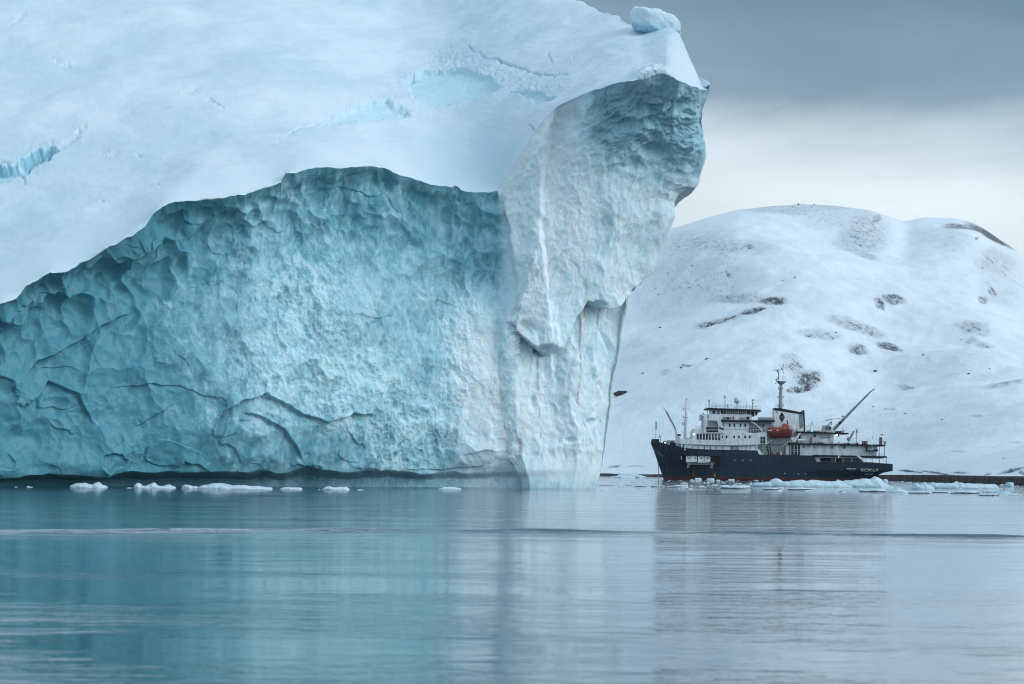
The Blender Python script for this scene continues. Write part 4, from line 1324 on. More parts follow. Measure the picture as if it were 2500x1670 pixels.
# aerials on the bridge roof
x, z = S(1799.5, 999)
MB().lathe(x, 0, [(0.22, z), (0.2, z + 1.9), (0.55, z + 2.3)], 12).build('radome_pedestal', M_WHITE, smooth=False)
xr, zr = S(1800, 977)
MB().lathe(xr, 0, [(0.75, zr - 1.05), (1.12, zr - .85), (1.16, zr), (1.1, zr + .5), (0.85, zr + .95), (0.45, zr + 1.2), (0.05, zr + 1.28)], 24).build('radome', M_WHITE, smooth=True)
MB().tube([(1729.5, 998), (1729.3, 981)], -4, 0.13).ball((S(1729, 982)[0], -4, S(1729, 982)[1]), 0.33).rect(1726.5, 976.5, 1732, 979, -4.4, -3.6).build('searchlight_post', M_GREY)
MB().tube([(1738.6, 998), (1738.6, 982)], -3, 0.05).build('whip_aerial', M_GREY)
MB().tube([(1746, 998), (1745.5, 984)], -3, 0.12).rect(1744.5, 989, 1748, 993.5, -3.3, -2.7).build('compass_post', M_WHITE)
MB().tube([(1770.5, 999), (1770.5, 966)], 1, 0.13).rect(1769, 966, 1772, 972, 0.7, 1.3).build('signal_mast', M_GREY)
MB().tube([(1836, 1002), (1835.6, 982)], -3, 0.16).rect(1833.5, 975.8, 1838.5, 980, -3.4, -2.6).rect(1834, 982, 1837.5, 986, -3.3, -2.7).build('searchlight_post', M_GREY)
MB().tube([(1822.5, 1000), (1822, 979)], -1, 0.045).build('whip_aerial', M_GREY)
# stair chute down from the bridge deck
MB().tube([(1829, 1021), (1828.5, 1028), (1832, 1032), (1843, 1038), (1851, 1047), (1856, 1054)], -6.7, 0.22).build('stairway', M_WHITE)
MB().tube([(1833, 1018), (1849, 1030), (1856, 1037)], -6.6, 0.06).build('stair_rail', M_PALEGREY)

# ---- foredeck: crane, mast, flagstaff, gear
crane = MB().prism([(1649, 1092), (1663, 1092), (1660, 1068), (1655, 1064), (1651, 1050), (1647.5, 1052), (1648.5, 1072)], -2.2, -0.6).build('foredeck_crane', M_WHITE, bevel=0.03)
MB().prism([(1647.3, 1053), (1651, 1050), (1625, 1001), (1619.5, 993), (1617.5, 994.5)], -1.9, -1.1).build('boom', M_WHITE, crane)
MB().prism([(1650, 1050.5), (1649, 1045), (1626.5, 1003), (1625.5, 1004.5)], -2.0, -1.0).build('hydraulic_ram', M_BLACK, crane)
MB().rect(1654, 1060, 1661, 1064.5, -2.5, -0.4).build('winch', M_BLACK, crane)
MB().tube([(1618, 994.5), (1617.4, 1075)], -1.5, 0.022, 4).build('hoist_wire', M_GREY, crane)
x, z = S(1671.3, 1071)
x2, z2 = S(1675.3, 977)
mast = MB().bar((x, -1, z), (x2, -1, z2), 0.55, 14, 0.27).build('foremast', M_WHITE)
MB().tube([(1675.3, 978), (1675.5, 973.5)], -1, 0.17).build('mast_light', M_BLACK, mast)
MB().tube([(1669, 999), (1681, 997)], -1, 0.06).tube([(1669, 997), (1668, 1001)], -1.2, 0.15).build('yard', M_GREY, mast)
MB().tube([(1668, 1017), (1668.5, 1020)], -1.4, 0.25).tube([(1666, 1028), (1679, 1026)], -1, 0.05).tube([(1677.5, 1018), (1677.6, 1020.5)], -1.2, 0.18).build('signal_horn', M_GREY, mast)
x, z = S(1667, 1034.3)
MB().bar((x, -1.9, z), (x, -1.75, z), 0.48, 18).build('ship_bell', M_GREY, mast)
MB().bar((x, -1.95, z), (x, -1.88, z), 0.34, 18).build('bell_face', M_WHITE, mast)
MB().tube([(1677, 1020), (1684, 1062)], -1, 0.02, 4).tube([(1672, 1025), (1662, 1056)], -1, 0.02, 4).build('stay_wire', M_GREY, mast)
fl = MB().tube([(1600.5, 1072), (1601.7, 1026)], 0, 0.07).build('flagstaff', M_PALEGREY)
MB().prism([(1600.9, 1049), (1602.6, 1049), (1602.2, 1030), (1601.5, 1030)], -0.12, 0.12).tube([(1601.8, 1030), (1601.6, 1048)], 0, 0.2).build('furled_flag', M_NAVY, fl)
MB().tube([(1610.5, 1083), (1611, 1070)], -2.2, 0.16).tube([(1608.8, 1062), (1609.4, 1066.5), (1613, 1066.5), (1612.9, 1062)], -2.2, 0.12).tube([(1611, 1071), (1611, 1066)], -2.2, 0.12).build('ventilator_post', M_GREY)
MB().rect(1592, 1072, 1609, 1079, -0.8, 0.8).build('bow_bulwark_plate', M_NAVY)
MB().rect(1619, 1077, 1625, 1085, -2.6, -1.0).ball((S(1622, 1081)[0], -2.2, S(1622, 1081)[1]), 0.7).build('anchor_windlass', M_BLACK)
MB().rect(1635, 1081, 1648, 1089, -2.9, -1.0).ball((S(1640, 1083)[0], -2.4, S(1640, 1083)[1]), 0.8).build('anchor_windlass', M_BLACK)
MB().rect(1628, 1075, 1648, 1083, 0.6, 2.2).build('foredeck_hatch', M_PALEGREY)
for px, py, yy in ((1622.5, 1081, -3.1), (1690.2, 1061, -6.95)):
    x, z = S(px, py)
    MB().ball((x, yy, z), 0.24).build('floodlight', M_LAMP, smooth=True)
MB().tube([(1606.5, 1130), (1608, 1171)], -1.2, 0.14).build('anchor_chain', M_GREY)
MB().prism([(1669, 1071.5), (1686, 1071), (1686, 1068.5), (1671, 1070)], -6.5, 4).build('deck_tarpaulin', M_GREY)
MB().tube([(1755, 1084), (1800, 1075), (1838, 1062)], -6.95, 0.03, 4).build('mooring_line', M_GREY)

# ---- funnel and main mast
fun = MB().prism([(1887, 1056), (1964, 1057), (1961, 1010), (1957.5, 1010.5), (1888, 999.5)], -3.0, 3.0).build('funnel', M_WHITE, bevel=0.05)
MB().prism([(1888, 1002), (1958, 1012.8), (1961, 1058), (1964, 1058), (1961.6, 1002), (1959.2, 1002), (1957.3, 1007.5), (1905, 997.5), (1888.2, 996.6)], -3.08, 3.08).build('funnel_cap', M_NAVY, fun)
MB().prism([(1949.5, 1046), (1958.5, 1046), (1957, 1013.4), (1948.3, 1012)], -3.05, -2.8).build('louvre_grille', M_GREY, fun)
MB().prism([(1906.8, 1031.5), (1914.3, 1019), (1906.8, 1006.8), (1899.2, 1019)], -3.09, -2.9).build('diamond_emblem', M_NAVY, fun)
text('OCEANWIDE', 1906.8, 1019, 1.6, -3.05, M_PALEGREY, fun, 'emblem_lettering')
MB().rect(1893.2, 1004.5, 1896, 1009, -3.06, -2.8).build('funnel_vent', M_GREY, fun)
x, z = S(1905.2, 1000)
x2, z2 = S(1906.6, 940)
xp, zp = S(1907, 931)
mm = empty('main_mast'); mm.parent = ship
b = MB().bar((x, 0, z), (x2, 0, z2), 0.80, 16, 0.52)
b.bar((x2, 0, z2), (xp, 0, zp - .3), 0.52, 16, 1.75)
b.build('mast_column', plain('weathered_mast_grey', (0.30, 0.33, 0.33), 0.6, 0.3, 0.3, 1.0, True), mm, smooth=False)
MB().bar((xp, 0, zp - .3), (xp, 0, zp + .05), 1.95, 20, 1.95).build('mast_platform', M_GREY, mm)
b = MB()
n_ = 10
ring = [(xp + 1.85 * math.cos(2 * math.pi * k / n_), 1.85 * math.sin(2 * math.pi * k / n_), zp) for k in range(n_ + 1)]
for k in range(n_):
    for hh_ in (0.9, 1.7):
        b.bar((ring[k][0], ring[k][1], zp + hh_), (ring[k + 1][0], ring[k + 1][1], zp + hh_), 0.035, 4)
    b.bar(ring[k], (ring[k][0], ring[k][1], zp + 1.7), 0.035, 4)
b.build('platform_rail', M_PALEGREY, mm)
rad = MB().tube([(1900.8, 931), (1901, 908)], 0, 0.14, 6, 0.22).build('radar_post', M_GREY, mm)
MB().tube([(1885.5, 903.5), (1911, 903)], -0.3, 0.12).ball((S(1898.5, 906)[0], -0.1, S(1898.5, 906)[1]), 0.42).build('radar_scanner', M_GREY, rad)
MB().tube([(1912, 931), (1912, 889.5)], 0.2, 0.08).rect(1911, 889.5, 1913, 896, 0.0, .4).rect(1911, 907, 1913, 911, 0.0, .4).build('topmast', M_GREY, mm)
MB().tube([(1903.5, 888), (1904.5, 893), (1909, 898)], 0.1, 0.05).rect(1907.5, 898, 1910, 902, 0, 0.4).build('wind_vane', M_BLACK, mm)
MB().tube([(1913, 895.5), (1925, 899)], 0.2, 0.03, 4).tube([(1912, 898.8), (1924.5, 898.8)], 0.2, 0.03, 4).build('signal_yard', M_PALEGREY, mm)
MB().ball((S(1894.5, 927.5)[0], -0.8, S(1894.5, 927.5)[1]), 0.3).ball((S(1898.6, 924.5)[0], -0.8, S(1898.6, 924.5)[1]), 0.25).ball((S(1893.5, 936.5)[0], -0.6, S(1893.5, 936.5)[1]), 0.2).build('mast_floodlight', M_BLACK, mm)
for py in (949, 970, 991):
    for sg_ in (-1, 1):
        px = 1906 + sg_ * (5.4 if py < 960 else 6.2 if sg_ > 0 else 7.2)
        MB().tube([(1905.8 + sg_ * 3, py + 1.5), (px, py + 1), (px, py - 3.6)], -0.1, 0.11).build('mast_bracket', M_BLACK, mm)
MB().tube([(1893.8, 997), (1893.6, 985)], -1, 0.05).build('whip_aerial', M_GREY, mm)
MB().tube([(1916, 936), (1912, 1000)], 0.5, 0.018, 4).tube([(1918, 935), (1936, 1004)], 0.5, 0.018, 4).tube([(1930, 950), (1925, 1001)], .5, 0.018, 4).build('stay_wire', M_GREY, mm)

# ---- boat davits
for k, (lo, up) in enumerate((([(1856.8, 1112), (1857, 1104), (1858.6, 1093), (1866, 1086), (1882, 1075.5)], [(1874.5, 1027), (1878, 1028.5), (1889, 1042)]),
                              ([(1902, 1112), (1902, 1104), (1904, 1092), (1912, 1086.5), (1928, 1074)], [(1917.6, 1027.5), (1922, 1031), (1935, 1047), (1938, 1058)]))):
    dv = MB().tube(lo, -6.6, 0.26).tube(up, -4.4, 0.2).build('boat_davit', M_WHITE)
    MB().tube([(p[0] - .2, p[1] + 0.6) for p in lo[1:]], -6.9, 0.13).build('davit_track', M_BLACK, dv)
MB().prism([(1932, 1078), (1936, 1080), (1958, 1047), (1955, 1044.5)], -6.4, -5.8).rect(1926.5, 1068, 1936, 1080, -6.0, -5.0).build('davit_arm', M_WHITE)
MB().tube([(1917.3, 1026), (1919.2, 1041)], -6.0, 0.14, 6, 0.22).build('davit_hook', M_BLACK)
for px in (1880, 1896):
    x, z = S(px, 1107.5)
    MB().bar((x, -5.6, z), (x, -4.2, z), 0.55, 10).rect(px - 4, 1109, px + 4, 1112, -5.6, -4.2).build('davit_winch', M_RED)
MB().tube([(1868, 1086), (1874, 1112)], -5.4, 0.22).tube([(1874.5, 1085), (1880, 1112)], -5.4, 0.2).build('davit_support', M_BLACK)
MB().rect(1914.5, 1086, 1923, 1110, -5.6, -4.6).build('deck_locker', M_WHITE)

# ---- after decks
MB().prism([(1941, 1057.6), (2066, 1061), (2066, 1057.6), (1941, 1053.6)], -6.4, 6.4).build('upper_aft_deck', M_NAVY)
aft1 = MB().prism([(1945, 1082), (2031, 1084), (2031, 1059), (1945, 1057)], -4.6, 4.6).build('upper_aft_house', M_WHITE)
MB().rect(1946.5, 1061, 1951, 1072, -4.66, -4.4).build('door', M_GLASS, aft1)
MB().rect(1983, 1059.5, 1988, 1068, -4.66, -4.4).build('door', M_GLASS, aft1)
MB().rect(1990, 1062.5, 2020, 1063.4, -4.75, -4.5).rect(2000, 1067, 2023, 1069, -5.2, -4.5).build('pipe_rack', M_GREY, aft1)
MB().prism([(1922, 1086), (2090, 1089), (2152, 1090.4), (2152, 1086), (1922, 1082)], -7.1, 7.1).build('lower_aft_deck', M_NAVY)
aft2 = MB().prism([(1949, 1112), (2134, 1115), (2137, 1090), (1949, 1086.3)], -5.6, 5.6).build('lower_aft_house', M_WHITE)
w_ = MB().rect(1924, 1086.5, 1949, 1111.5, -5.4, 5.4).build('open_deck_shelter', M_GLASS)
b = MB()
for px in (1925.5, 1933.5, 1941.5, 1949):
    b.rect(px - .55, 1086.5, px + .55, 1111.5, -6.95, -6.8)
for py in (1098, 1103):
    b.rect(1925, py, 1950, py + .5, -6.93, -6.82)
b.build('shelter_posts', M_WHITE, w_)
for px, hw, py, hh_ in ((1958, 2, 1091.5, 3.4), (1984.5, 1, 1092, 3), (1999.5, 1, 1092, 3), (2026.5, 2, 1092.5, 3.2), (2056.5, 4, 1092.5, 3.4), (2087, 1.3, 1090.5, 2.6), (2120, 1.2, 1093, 3.6)):
    MB().rect(px - hw, py - hh_, px + hw, py + hh_, -5.66, -5.4).build('window', M_GREY, aft2)
for px in (1976.3, 1997, 2018, 2034.5):
    MB().rect(px - .5, 1087, px + .5, 1112, -6.95, -6.8).build('deck_post', M_WHITE)
MB().rect(2037, 1087.5, 2039, 1113, -7.0, -6.7).build('deck_post', M_WHITE)
for px in (2140, 2152.3):
    MB().rect(px - .8, 1089.5, px + .8, 1115, -6.9, -6.6).build('deck_post', M_GREY)
MB().prism([(1980, 1115), (2158, 1118), (2158, 1114), (1980, 1110.6)], -7.15, 7.15).build('promenade_deck', M_NAVY)
MB().prism([(1992, 1117.2), (2150, 1119.8), (2150, 1118), (1992, 1115.4)], -6.7, 6.7).build('deck_beam', M_PALEGREY)
MB().prism([(1984, 1131), (2104, 1132), (2104, 1117), (1984, 1115)], -3.2, 3.2).build('aft_recess_wall', M_GREY)
MB().prism([(1983, 1116), (1997, 1116), (1997, 1129), (1990, 1129)], -6.2, -5.8).build('recess_bulkhead', M_PALEGREY)
MB().rect(2001, 1118, 2025, 1126, -3.3, -3.1).rect(2036, 1120, 2050, 1130, -3.3, -3.1).build('recess_opening', M_BLACK)
for px in (2034, 2052.5, 2074, 2098, 2120, 2124.5):
    MB().rect(px - .6, 1117, px + .6, 1130, -6.6, -6.4).build('deck_post', M_PALEGREY)
for px in (2140.3, 2157):
    MB().rect(px - .6, 1117, px + .6, 1133, -6.6, -6.3).build('deck_post', M_NAVY)
st_ = MB().prism([(2084, 1113), (2087, 1110.5), (2096, 1117), (2110, 1128), (2104, 1129), (2094, 1121)], -7.3, -6.8).build('gangway_stair', M_WHITE)
b = MB()
for k in range(6):
    b.tube([(2090 + k * 4, 1112 + k * 3.0), (2090 + k * 4, 1105 + k * 3.2)], -6.7, 0.05)
b.tube([(2088, 1104), (2112, 1124)], -6.7, 0.06).build('stair_rail', M_PALEGREY, st_)
MB().tube([(2040.5, 1111), (2040, 1119)], -7.2, 0.14).tube([(2040.5, 1118.5), (2049, 1108)], -7.2, 0.09).build('boarding_boom', M_WHITE)
rail('promenade_rail', [(1950, 1112), (2137, 1114.6)], -6.9, 11, 11, r=0.035, bars=2)
rail('aft_deck_rail', [(1950, 1083), (2060, 1085)], -6.8, 8, 6, r=0.04)
rail('aft_deck_rail', [(2060, 1085), (2150, 1087)], -6.8, 14, 8, r=0.045)
rail('upper_deck_rail', [(1965, 1056), (2062, 1058)], -6.0, 14, 9, r=0.045)
rail('stern_rail', [(2126, 1115.5), (2150, 1116)], -6.8, 9, 5, r=0.04)
MB().rect(2106, 1099.5, 2137, 1102.5, -7.0, -6.2).rect(2107, 1089, 2112, 1100, -6.8, -6.4).rect(2128, 1097, 2137, 1101, -7.0, -6.4).ball((S(2109.5, 1091.5)[0], -6.6, S(2109.5, 1091.5)[1]), 0.45).build('stern_davit', M_BLACK)
b = MB()
for px in (2109, 2116, 2123, 2131):
    b.tube([(px, 1102), (px, 1114)], -6.5, 0.06)
b.build('davit_legs', M_GREY)
# big aft crane
ac = MB().prism([(2022, 1080), (2030, 1080), (2029, 1056), (2031, 1049), (2027, 1047), (2021, 1056)], -4.9, -3.4).prism([(2012, 1054), (2023, 1053), (2024, 1066)], -5.6, -5.0).build('aft_crane', M_WHITE, bevel=0.03)
x, z = S(2027.5, 1053); x2, z2 = S(2122, 956.5); x3, z3 = S(2130, 951)
MB().bar((x, -4.2, z), (x2, -4.2, z2), 0.62, 8, 0.30).build('boom', M_GREY, ac)
MB().bar((x2, -4.2, z2), (x3, -4.2, z3), 0.24, 8, 0.16).rect(2127.5, 950, 2131, 954, -4.5, -3.9).build('boom_tip', M_GREY, ac)
MB().tube([(2033, 1051), (2056, 1026)], -4.7, 0.16).rect(2044, 1031, 2049, 1036, -4.9, -4.3).rect(2051.5, 1015.5, 2055.5, 1019, -4.9, -4.3).build('boom_cylinder', M_BLACK, ac)
MB().tube([(2130, 953), (2128.5, 1066)], -4.2, 0.02, 4).build('hoist_wire', M_PALEGREY, ac)
MB().prism([(2005, 1056), (2030, 1057), (2028, 1043), (2022, 1038), (2009, 1039)], -2.6, 2.0).build('crane_cabin', M_PALEGREY)
MB().rect(2013, 1043, 2019, 1049, -2.7, -2.5).rect(2020.5, 1043, 2026, 1049, -2.7, -2.5).build('cabin_window', M_GLASS)
MB().tube([(2016, 1042), (2025, 1030), (2027, 1031)], -3.2, 0.16).tube([(2026.5, 1030), (2026.5, 1038)], -3.2, 0.26).build('boat_derrick', M_GREY)
MB().tube([(2027, 1029), (2027, 1020), (2024, 1014)], -2.8, 0.05).build('whip_aerial', M_GREY)
MB().tube([(1965, 1046), (1981, 1030), (1983, 1040)], -3.6, 0.14).tube([(1972, 1056), (1980, 1034)], -3.6, 0.1).build('boat_derrick', M_PALEGREY)
for px, w_, h_, mt in ((1972, 4, 7, M_PALEGREY), (1990, 7, 5, M_GREY), (2000, 5, 4, M_PALEGREY), (2043, 7, 4, M_BLACK), (2052, 4, 5, M_GREY)):
    MB().rect(px - w_, 1057 - h_, px + w_, 1057.4, -4.5, -2.5).build('deck_locker', mt, bevel=0.04)
MB().tube([(2049, 1057), (2052, 1046), (2059, 1055)], -5.0, 0.09).build('rail_frame', M_PALEGREY)
MB().tube([(2067, 1078), (2081, 1053)], -4.5, 0.42, 8, 0.34).ball((S(2068, 1072)[0], -4.5, S(2068, 1072)[1]), 0.7).build('small_crane', M_GREY)
MB().tube([(2087, 1080), (2087.5, 1050)], -4.0, 0.13).tube([(2085.5, 1047), (2087, 1053), (2090, 1047)], -4.0, 0.13).rect(2087.5, 1053, 2090.5, 1057, -4.4, -3.6).build('light_post', M_GREY)
MB().tube([(2126, 1072), (2126.5, 1063)], -5.0, 0.12).build('light_post', M_GREY)
x, z = S(2037.8, 1062.5)
MB().ball((x, -5.9, z), 0.33).build('deck_lamp', M_WARM, smooth=True)
MB().rect(2040, 1058, 2044.5, 1066.5, -4.9, -4.4).build('door', M_BLACK)
rr = random.Random(4)
for k in range(15):
    px = 1986 + k * 7.2
    if 2020 < px < 2033: continue
    h_, w_ = rr.uniform(2.5, 6), rr.uniform(2, 3.6)
    y_ = 1083.6 + (px - 1986) * .022
    MB().rect(px - w_, y_ - h_, px + w_, y_ + .4, -6.2, -5.0).build('deck_gear', rr.choice([M_BLACK, M_GREY, M_WHITE, M_BLACK, M_NAVY]), bevel=0.05)
MB().rect(2152, 1079, 2156.5, 1090, -6.6, -6.2).rect(2151, 1078, 2158, 1080, -6.8, -6.0).build('stern_light_bracket', M_GREY)
MB().rect(2069, 1082.5, 2074.5, 1085, -7.2, -7.0).rect(2118, 1085, 2124, 1087.5, -7.2, -7.0).rect(2073, 1111, 2080, 1113, -7.25, -7.05).build('deck_edge_light_box', M_PALEGREY)

# ---- things standing on the ship
SHIP_M = Matrix.Translation((p0[0], p0[1], 0)) @ Matrix.Rotation(SHIP_ROT[1], 4, 'Y')


def on_ship(name, px, py, y, label, cat, group=None):
    """an Empty at a deck point; children are built in ship coordinates"""
    x_, z_ = S(px, py)
    o = empty(name)
    o.matrix_world = SHIP_M @ Matrix.Translation((x_, y, z_))
    tag(o, label, cat, group)
    return o, (x_, y, z_)


def settle(o, base):
    """move the meshes under o from ship coordinates to coordinates around its base"""
    for ch in o.children_recursive:
        if ch.type == 'MESH':
            ch.data.transform(Matrix.Translation((-base[0], -base[1], -base[2])))


lb, base = on_ship('lifeboat', 1898, 1070, -6.2, 'orange enclosed lifeboat with a domed stern hung below the white funnel', 'lifeboat')


def lifeboat_part(kind):
    """lofted boat sections; stations in photo px"""
    st = np.linspace(0, 1, 40)
    xs_ = 1867.5 + 60.5 * st
    bm = bmesh.new()
    rings = []
    for t_, px in zip(st, xs_):
        hw = 1.75 * (max(0.0, 1 - (1 - min(t_ / 0.30, 1)) ** 2.2)) ** 0.75 * (1 - 0.35 * max(0, (t_ - 0.86) / 0.14) ** 2) + 0.03
        gun = 1053.2 - 1.4 * t_ ** 1.5
        keel = 1053.6 + 16.5 * min(1, (t_ / 0.14 + 0.02)) ** 0.8 - 3.0 * max(0, (t_ - 0.85) / 0.15) ** 2
        if kind == 'hull':
            pr = [(1.0, 0.0), (0.98, 0.25), (0.86, 0.55), (0.6, 0.82), (0.25, 0.97), (0.0, 1.0)]
            ring = [(f_ * hw, gun + (keel - gun) * v_) for f_, v_ in pr]
        else:
            low = 1043.5 + 8.5 * max(0, 1 - t_ / 0.10) ** 1.5
            dome = 1034.6 + 17 * min(1, abs((t_ - 0.745) / 0.235)) ** 2.6
            topy = min(low, dome) if 0.5 < t_ < 0.985 else low
            if t_ > 0.93: topy = max(topy, 1034.6 + 17 * min(1, (t_ - 0.745) / 0.235) ** 2.6)
            topy = min(topy, gun - 0.2)
            pr = [(0.96, 0.0), (0.94, 0.35), (0.84, 0.7), (0.55, 0.93), (0.0, 1.0)]
            ring = [(f_ * hw, gun + (topy - gun) * v_) for f_, v_ in pr]
        full = [(-a_, b_) for a_, b_ in ring] + [(a_, b_) for a_, b_ in ring[::-1][1:]]
        rings.append([bm.verts.new((S(px, v_)[0], -6.2 + a_, S(px, v_)[1])) for a_, v_ in full])
    for r0, r1 in zip(rings[:-1], rings[1:]):
        for k in range(len(r0) - 1):
            bm.faces.new([r0[k], r0[k + 1], r1[k + 1], r1[k]])
    for rg in (rings[0], rings[-1]):
        bm.faces.new(rg)
    for r0, r1 in zip(rings[:-1], rings[1:]):
        bm.faces.new([r0[0], r1[0], r1[-1], r0[-1]])
    bmesh.ops.recalc_face_normals(bm, faces=bm.faces[:])
    me = bpy.data.meshes.new('boat_' + kind)
    bm.to_mesh(me); bm.free()
    for p_ in me.polygons: p_.use_smooth = True
    return me


link('boat_hull', lifeboat_part('hull'), M_DKORANGE, lb)
link('canopy', lifeboat_part('canopy'), M_ORANGE, lb)
MB().tube([(1867.5, 1053.4), (1880, 1054), (1900, 1053.4), (1928, 1051.6)], -7.95, 0.12).build('fender_strip', M_ORANGE, lb)
MB().rect(1874, 1068.6, 1924, 1070.2, -6.4, -6.0).build('keel', M_BLACK, lb)
for px, py in ((1871, 1051.5), (1876.5, 1051.8), (1892.5, 1051.3)):
    MB().rect(px - 2.2, py - 1.2, px + 2.2, py + 1.0, -8.0, -7.7).build('reflective_tape', M_LETTER, lb)
for px, py, w_ in ((1911, 1046, 1.2), (1901, 1044, 1.6)):
    MB().rect(px - w_, py - 3, px + w_, py + 2.5, -7.9, -7.5).build('hatch_window', M_SHINE, lb)
settle(lb, base)


def make_person(px, py, y, jacket, trousers, label, lean=0.0, facing=-1.0):
    o, base = on_ship('person', px, py, y, label, 'person', None)
    verts = [(0, 0, 0.95), (0, 0, 1.15), (0.0, 0, 1.42), (0.0, 0, 1.54), (0.03, 0, 1.66),
             (0.0, -0.10, 0.90), (0.02, -0.11, 0.48), (0.0, -0.12, 0.06), (0.12, -0.12, 0.03),
             (0.0, 0.10, 0.90), (0.05, 0.11, 0.48), (-0.02, 0.12, 0.06), (0.10, 0.12, 0.03),
             (0.0, -0.20, 1.42), (-0.03, -0.26, 1.15), (0.10, -0.24, 0.92), (0.13, -0.23, 0.84),
             (0.0, 0.20, 1.42), (-0.03, 0.26, 1.15), (0.12, 0.22, 0.95), (0.15, 0.21, 0.87)]
    edges = [(0, 1), (1, 2), (2, 3), (3, 4), (0, 5), (5, 6), (6, 7), (7, 8), (0, 9), (9, 10), (10, 11), (11, 12), (2, 13), (13, 14), (14, 15), (15, 16), (2, 17), (17, 18), (18, 19), (19, 20)]
    rad_ = [0.15, 0.145, 0.16, 0.065, 0.10, 0.10, 0.075, 0.055, 0.04, 0.10, 0.075, 0.055, 0.04, 0.075, 0.06, 0.045, 0.035, 0.075, 0.06, 0.045, 0.035]
    me = bpy.data.meshes.new('person_body')
    me.from_pydata([(facing * a_ + lean * c_ * 0.2, b_, c_) for a_, b_, c_ in verts], edges, [])
    tmp = bpy.data.objects.new('person_body', me)
    COL.objects.link(tmp)
    sk = tmp.modifiers.new('skin', 'SKIN'); sk.use_smooth_shade = True
    for v_, r_ in zip(me.skin_vertices[0].data, rad_):
        v_.radius = (r_, r_)
    me.skin_vertices[0].data[0].use_root = True
    ss = tmp.modifiers.new('sub', 'SUBSURF'); ss.levels = 1; ss.render_levels = 1
    C.view_layer.update()
    bmesh_ = bpy.data.meshes.new_from_object(tmp.evaluated_get(C.evaluated_depsgraph_get()))
    bpy.data.objects.remove(tmp)
    bmesh_.materials.clear()
    for m_ in (jacket, trousers, M_SKIN): bmesh_.materials.append(m_)
    for p_ in bmesh_.polygons:
        z_ = p_.center.z
        p_.material_index = 2 if z_ > 1.55 else (0 if z_ > 0.88 else 1)
        if abs(p_.center.y) > 0.19 and z_ < 0.9: p_.material_index = 2
    link('person_body', bmesh_, None, o)
    h_ = MB().ball((facing * 0.02 + lean * .33, 0, 1.72), 0.125, (1.0, 0.95, 0.95))
    h_.build('knitted_hat', trousers, o, smooth=True)
    return o


make_person(1774.6, 998.2, -2.0, M_BLACK, M_NAVY, 'person in dark clothes standing on the bridge roof beside the signal mast')
make_person(1971.5, 1083.3, -6.2, M_RED, M_RED, 'person in a red suit standing on the aft deck behind the lifeboat')
o, base = on_ship('gas_rack', 1976.3, 1083.6, -5.6, 'tall red bottle rack on the aft deck next to the person in red', 'rack')
b = MB()
for k in range(2):
    x, z = S(1974.8 + k * 3, 1083)
    b.lathe(x, -5.4, [(0.24, z), (0.24, z + 2.0), (0.12, z + 2.3), (0.08, z + 2.5)], 10)
b.build('gas_bottle_pair', M_RED, o)
MB().rect(1973.4, 1076, 1979.4, 1077, -5.75, -5.6).rect(1973.4, 1070.5, 1979.4, 1071.5, -5.75, -5.6).build('rack_frame', M_PALEGREY, o)
settle(o, base)
for k, (px, lab) in enumerate(((1946.3, 'white life raft canister nearest the lifeboat on the aft deck'), (1955, 'white life raft canister nearest the person in red on the aft deck'))):
    o, base = on_ship('life_raft_canister', px, 1080, -6.3, lab, 'life raft', 'life raft canisters on the aft deck')
    x, z = S(px, 1075.5)
    MB().bar((x - .6, -6.3, z), (x + .6, -6.3, z), 0.42, 14).build('canister', M_LETTER, o, bevel=0.08)
    MB().rect(px - 3, 1078, px - 2, 1082, -6.7, -5.9).rect(px + 2, 1078, px + 3, 1082, -6.7, -5.9).build('cradle', M_GREY, o)
    settle(o, base)
o, base = on_ship('deck_chest', 2105.5, 1086.5, -5.8, 'low dark red chest on the aft deck rail side near the stern', 'chest')
MB().rect(2099, 1078.5, 2112, 1086.2, -6.2, -5.2).build('chest_box', plain('dark_red_box', (0.12, 0.02, 0.025), 0.6, 0.2, 0.3), o, bevel=0.05)
MB().rect(2098.6, 1077.4, 2112.4, 1078.6, -6.3, -5.1).build('chest_lid', M_RED, o)
settle(o, base)
o, base = on_ship('storage_crate', 2144.5, 1087.4, -5.8, 'tall brown crate at the stern end of the aft deck', 'crate')
MB().rect(2141, 1068.5, 2147.5, 1087.2, -6.4, -5.2).build('crate_box', M_BROWN, o)
b = MB()
for py in (1070, 1076, 1082, 1086):
    b.rect(2140.8, py, 2147.7, py + 1.0, -6.48, -6.38)
b.build('crate_slats', M_BLACK, o)
settle(o, base)
for px, py, mt, lab in ((1690.6, 1159.2, M_RED, 'red round buoy hanging against the red boot stripe near the bow'), (1741.2, 1161.5, M_YELLOW, 'orange round buoy hanging against the boot stripe midway along the hull')):
    x, z = S(px, py)
    o, base = on_ship('hull_buoy', px, py, hull_y(x, z) - 0.35, lab, 'buoy', 'buoys against the hull')
    MB().ball(base, 0.36).build('float', mt, o, smooth=True)
    MB().bar((base[0], base[1], base[2] + .3), (base[0], base[1] + .05, base[2] + 1.6), 0.05).build('rope', M_GREY, o)
    settle(o, base)

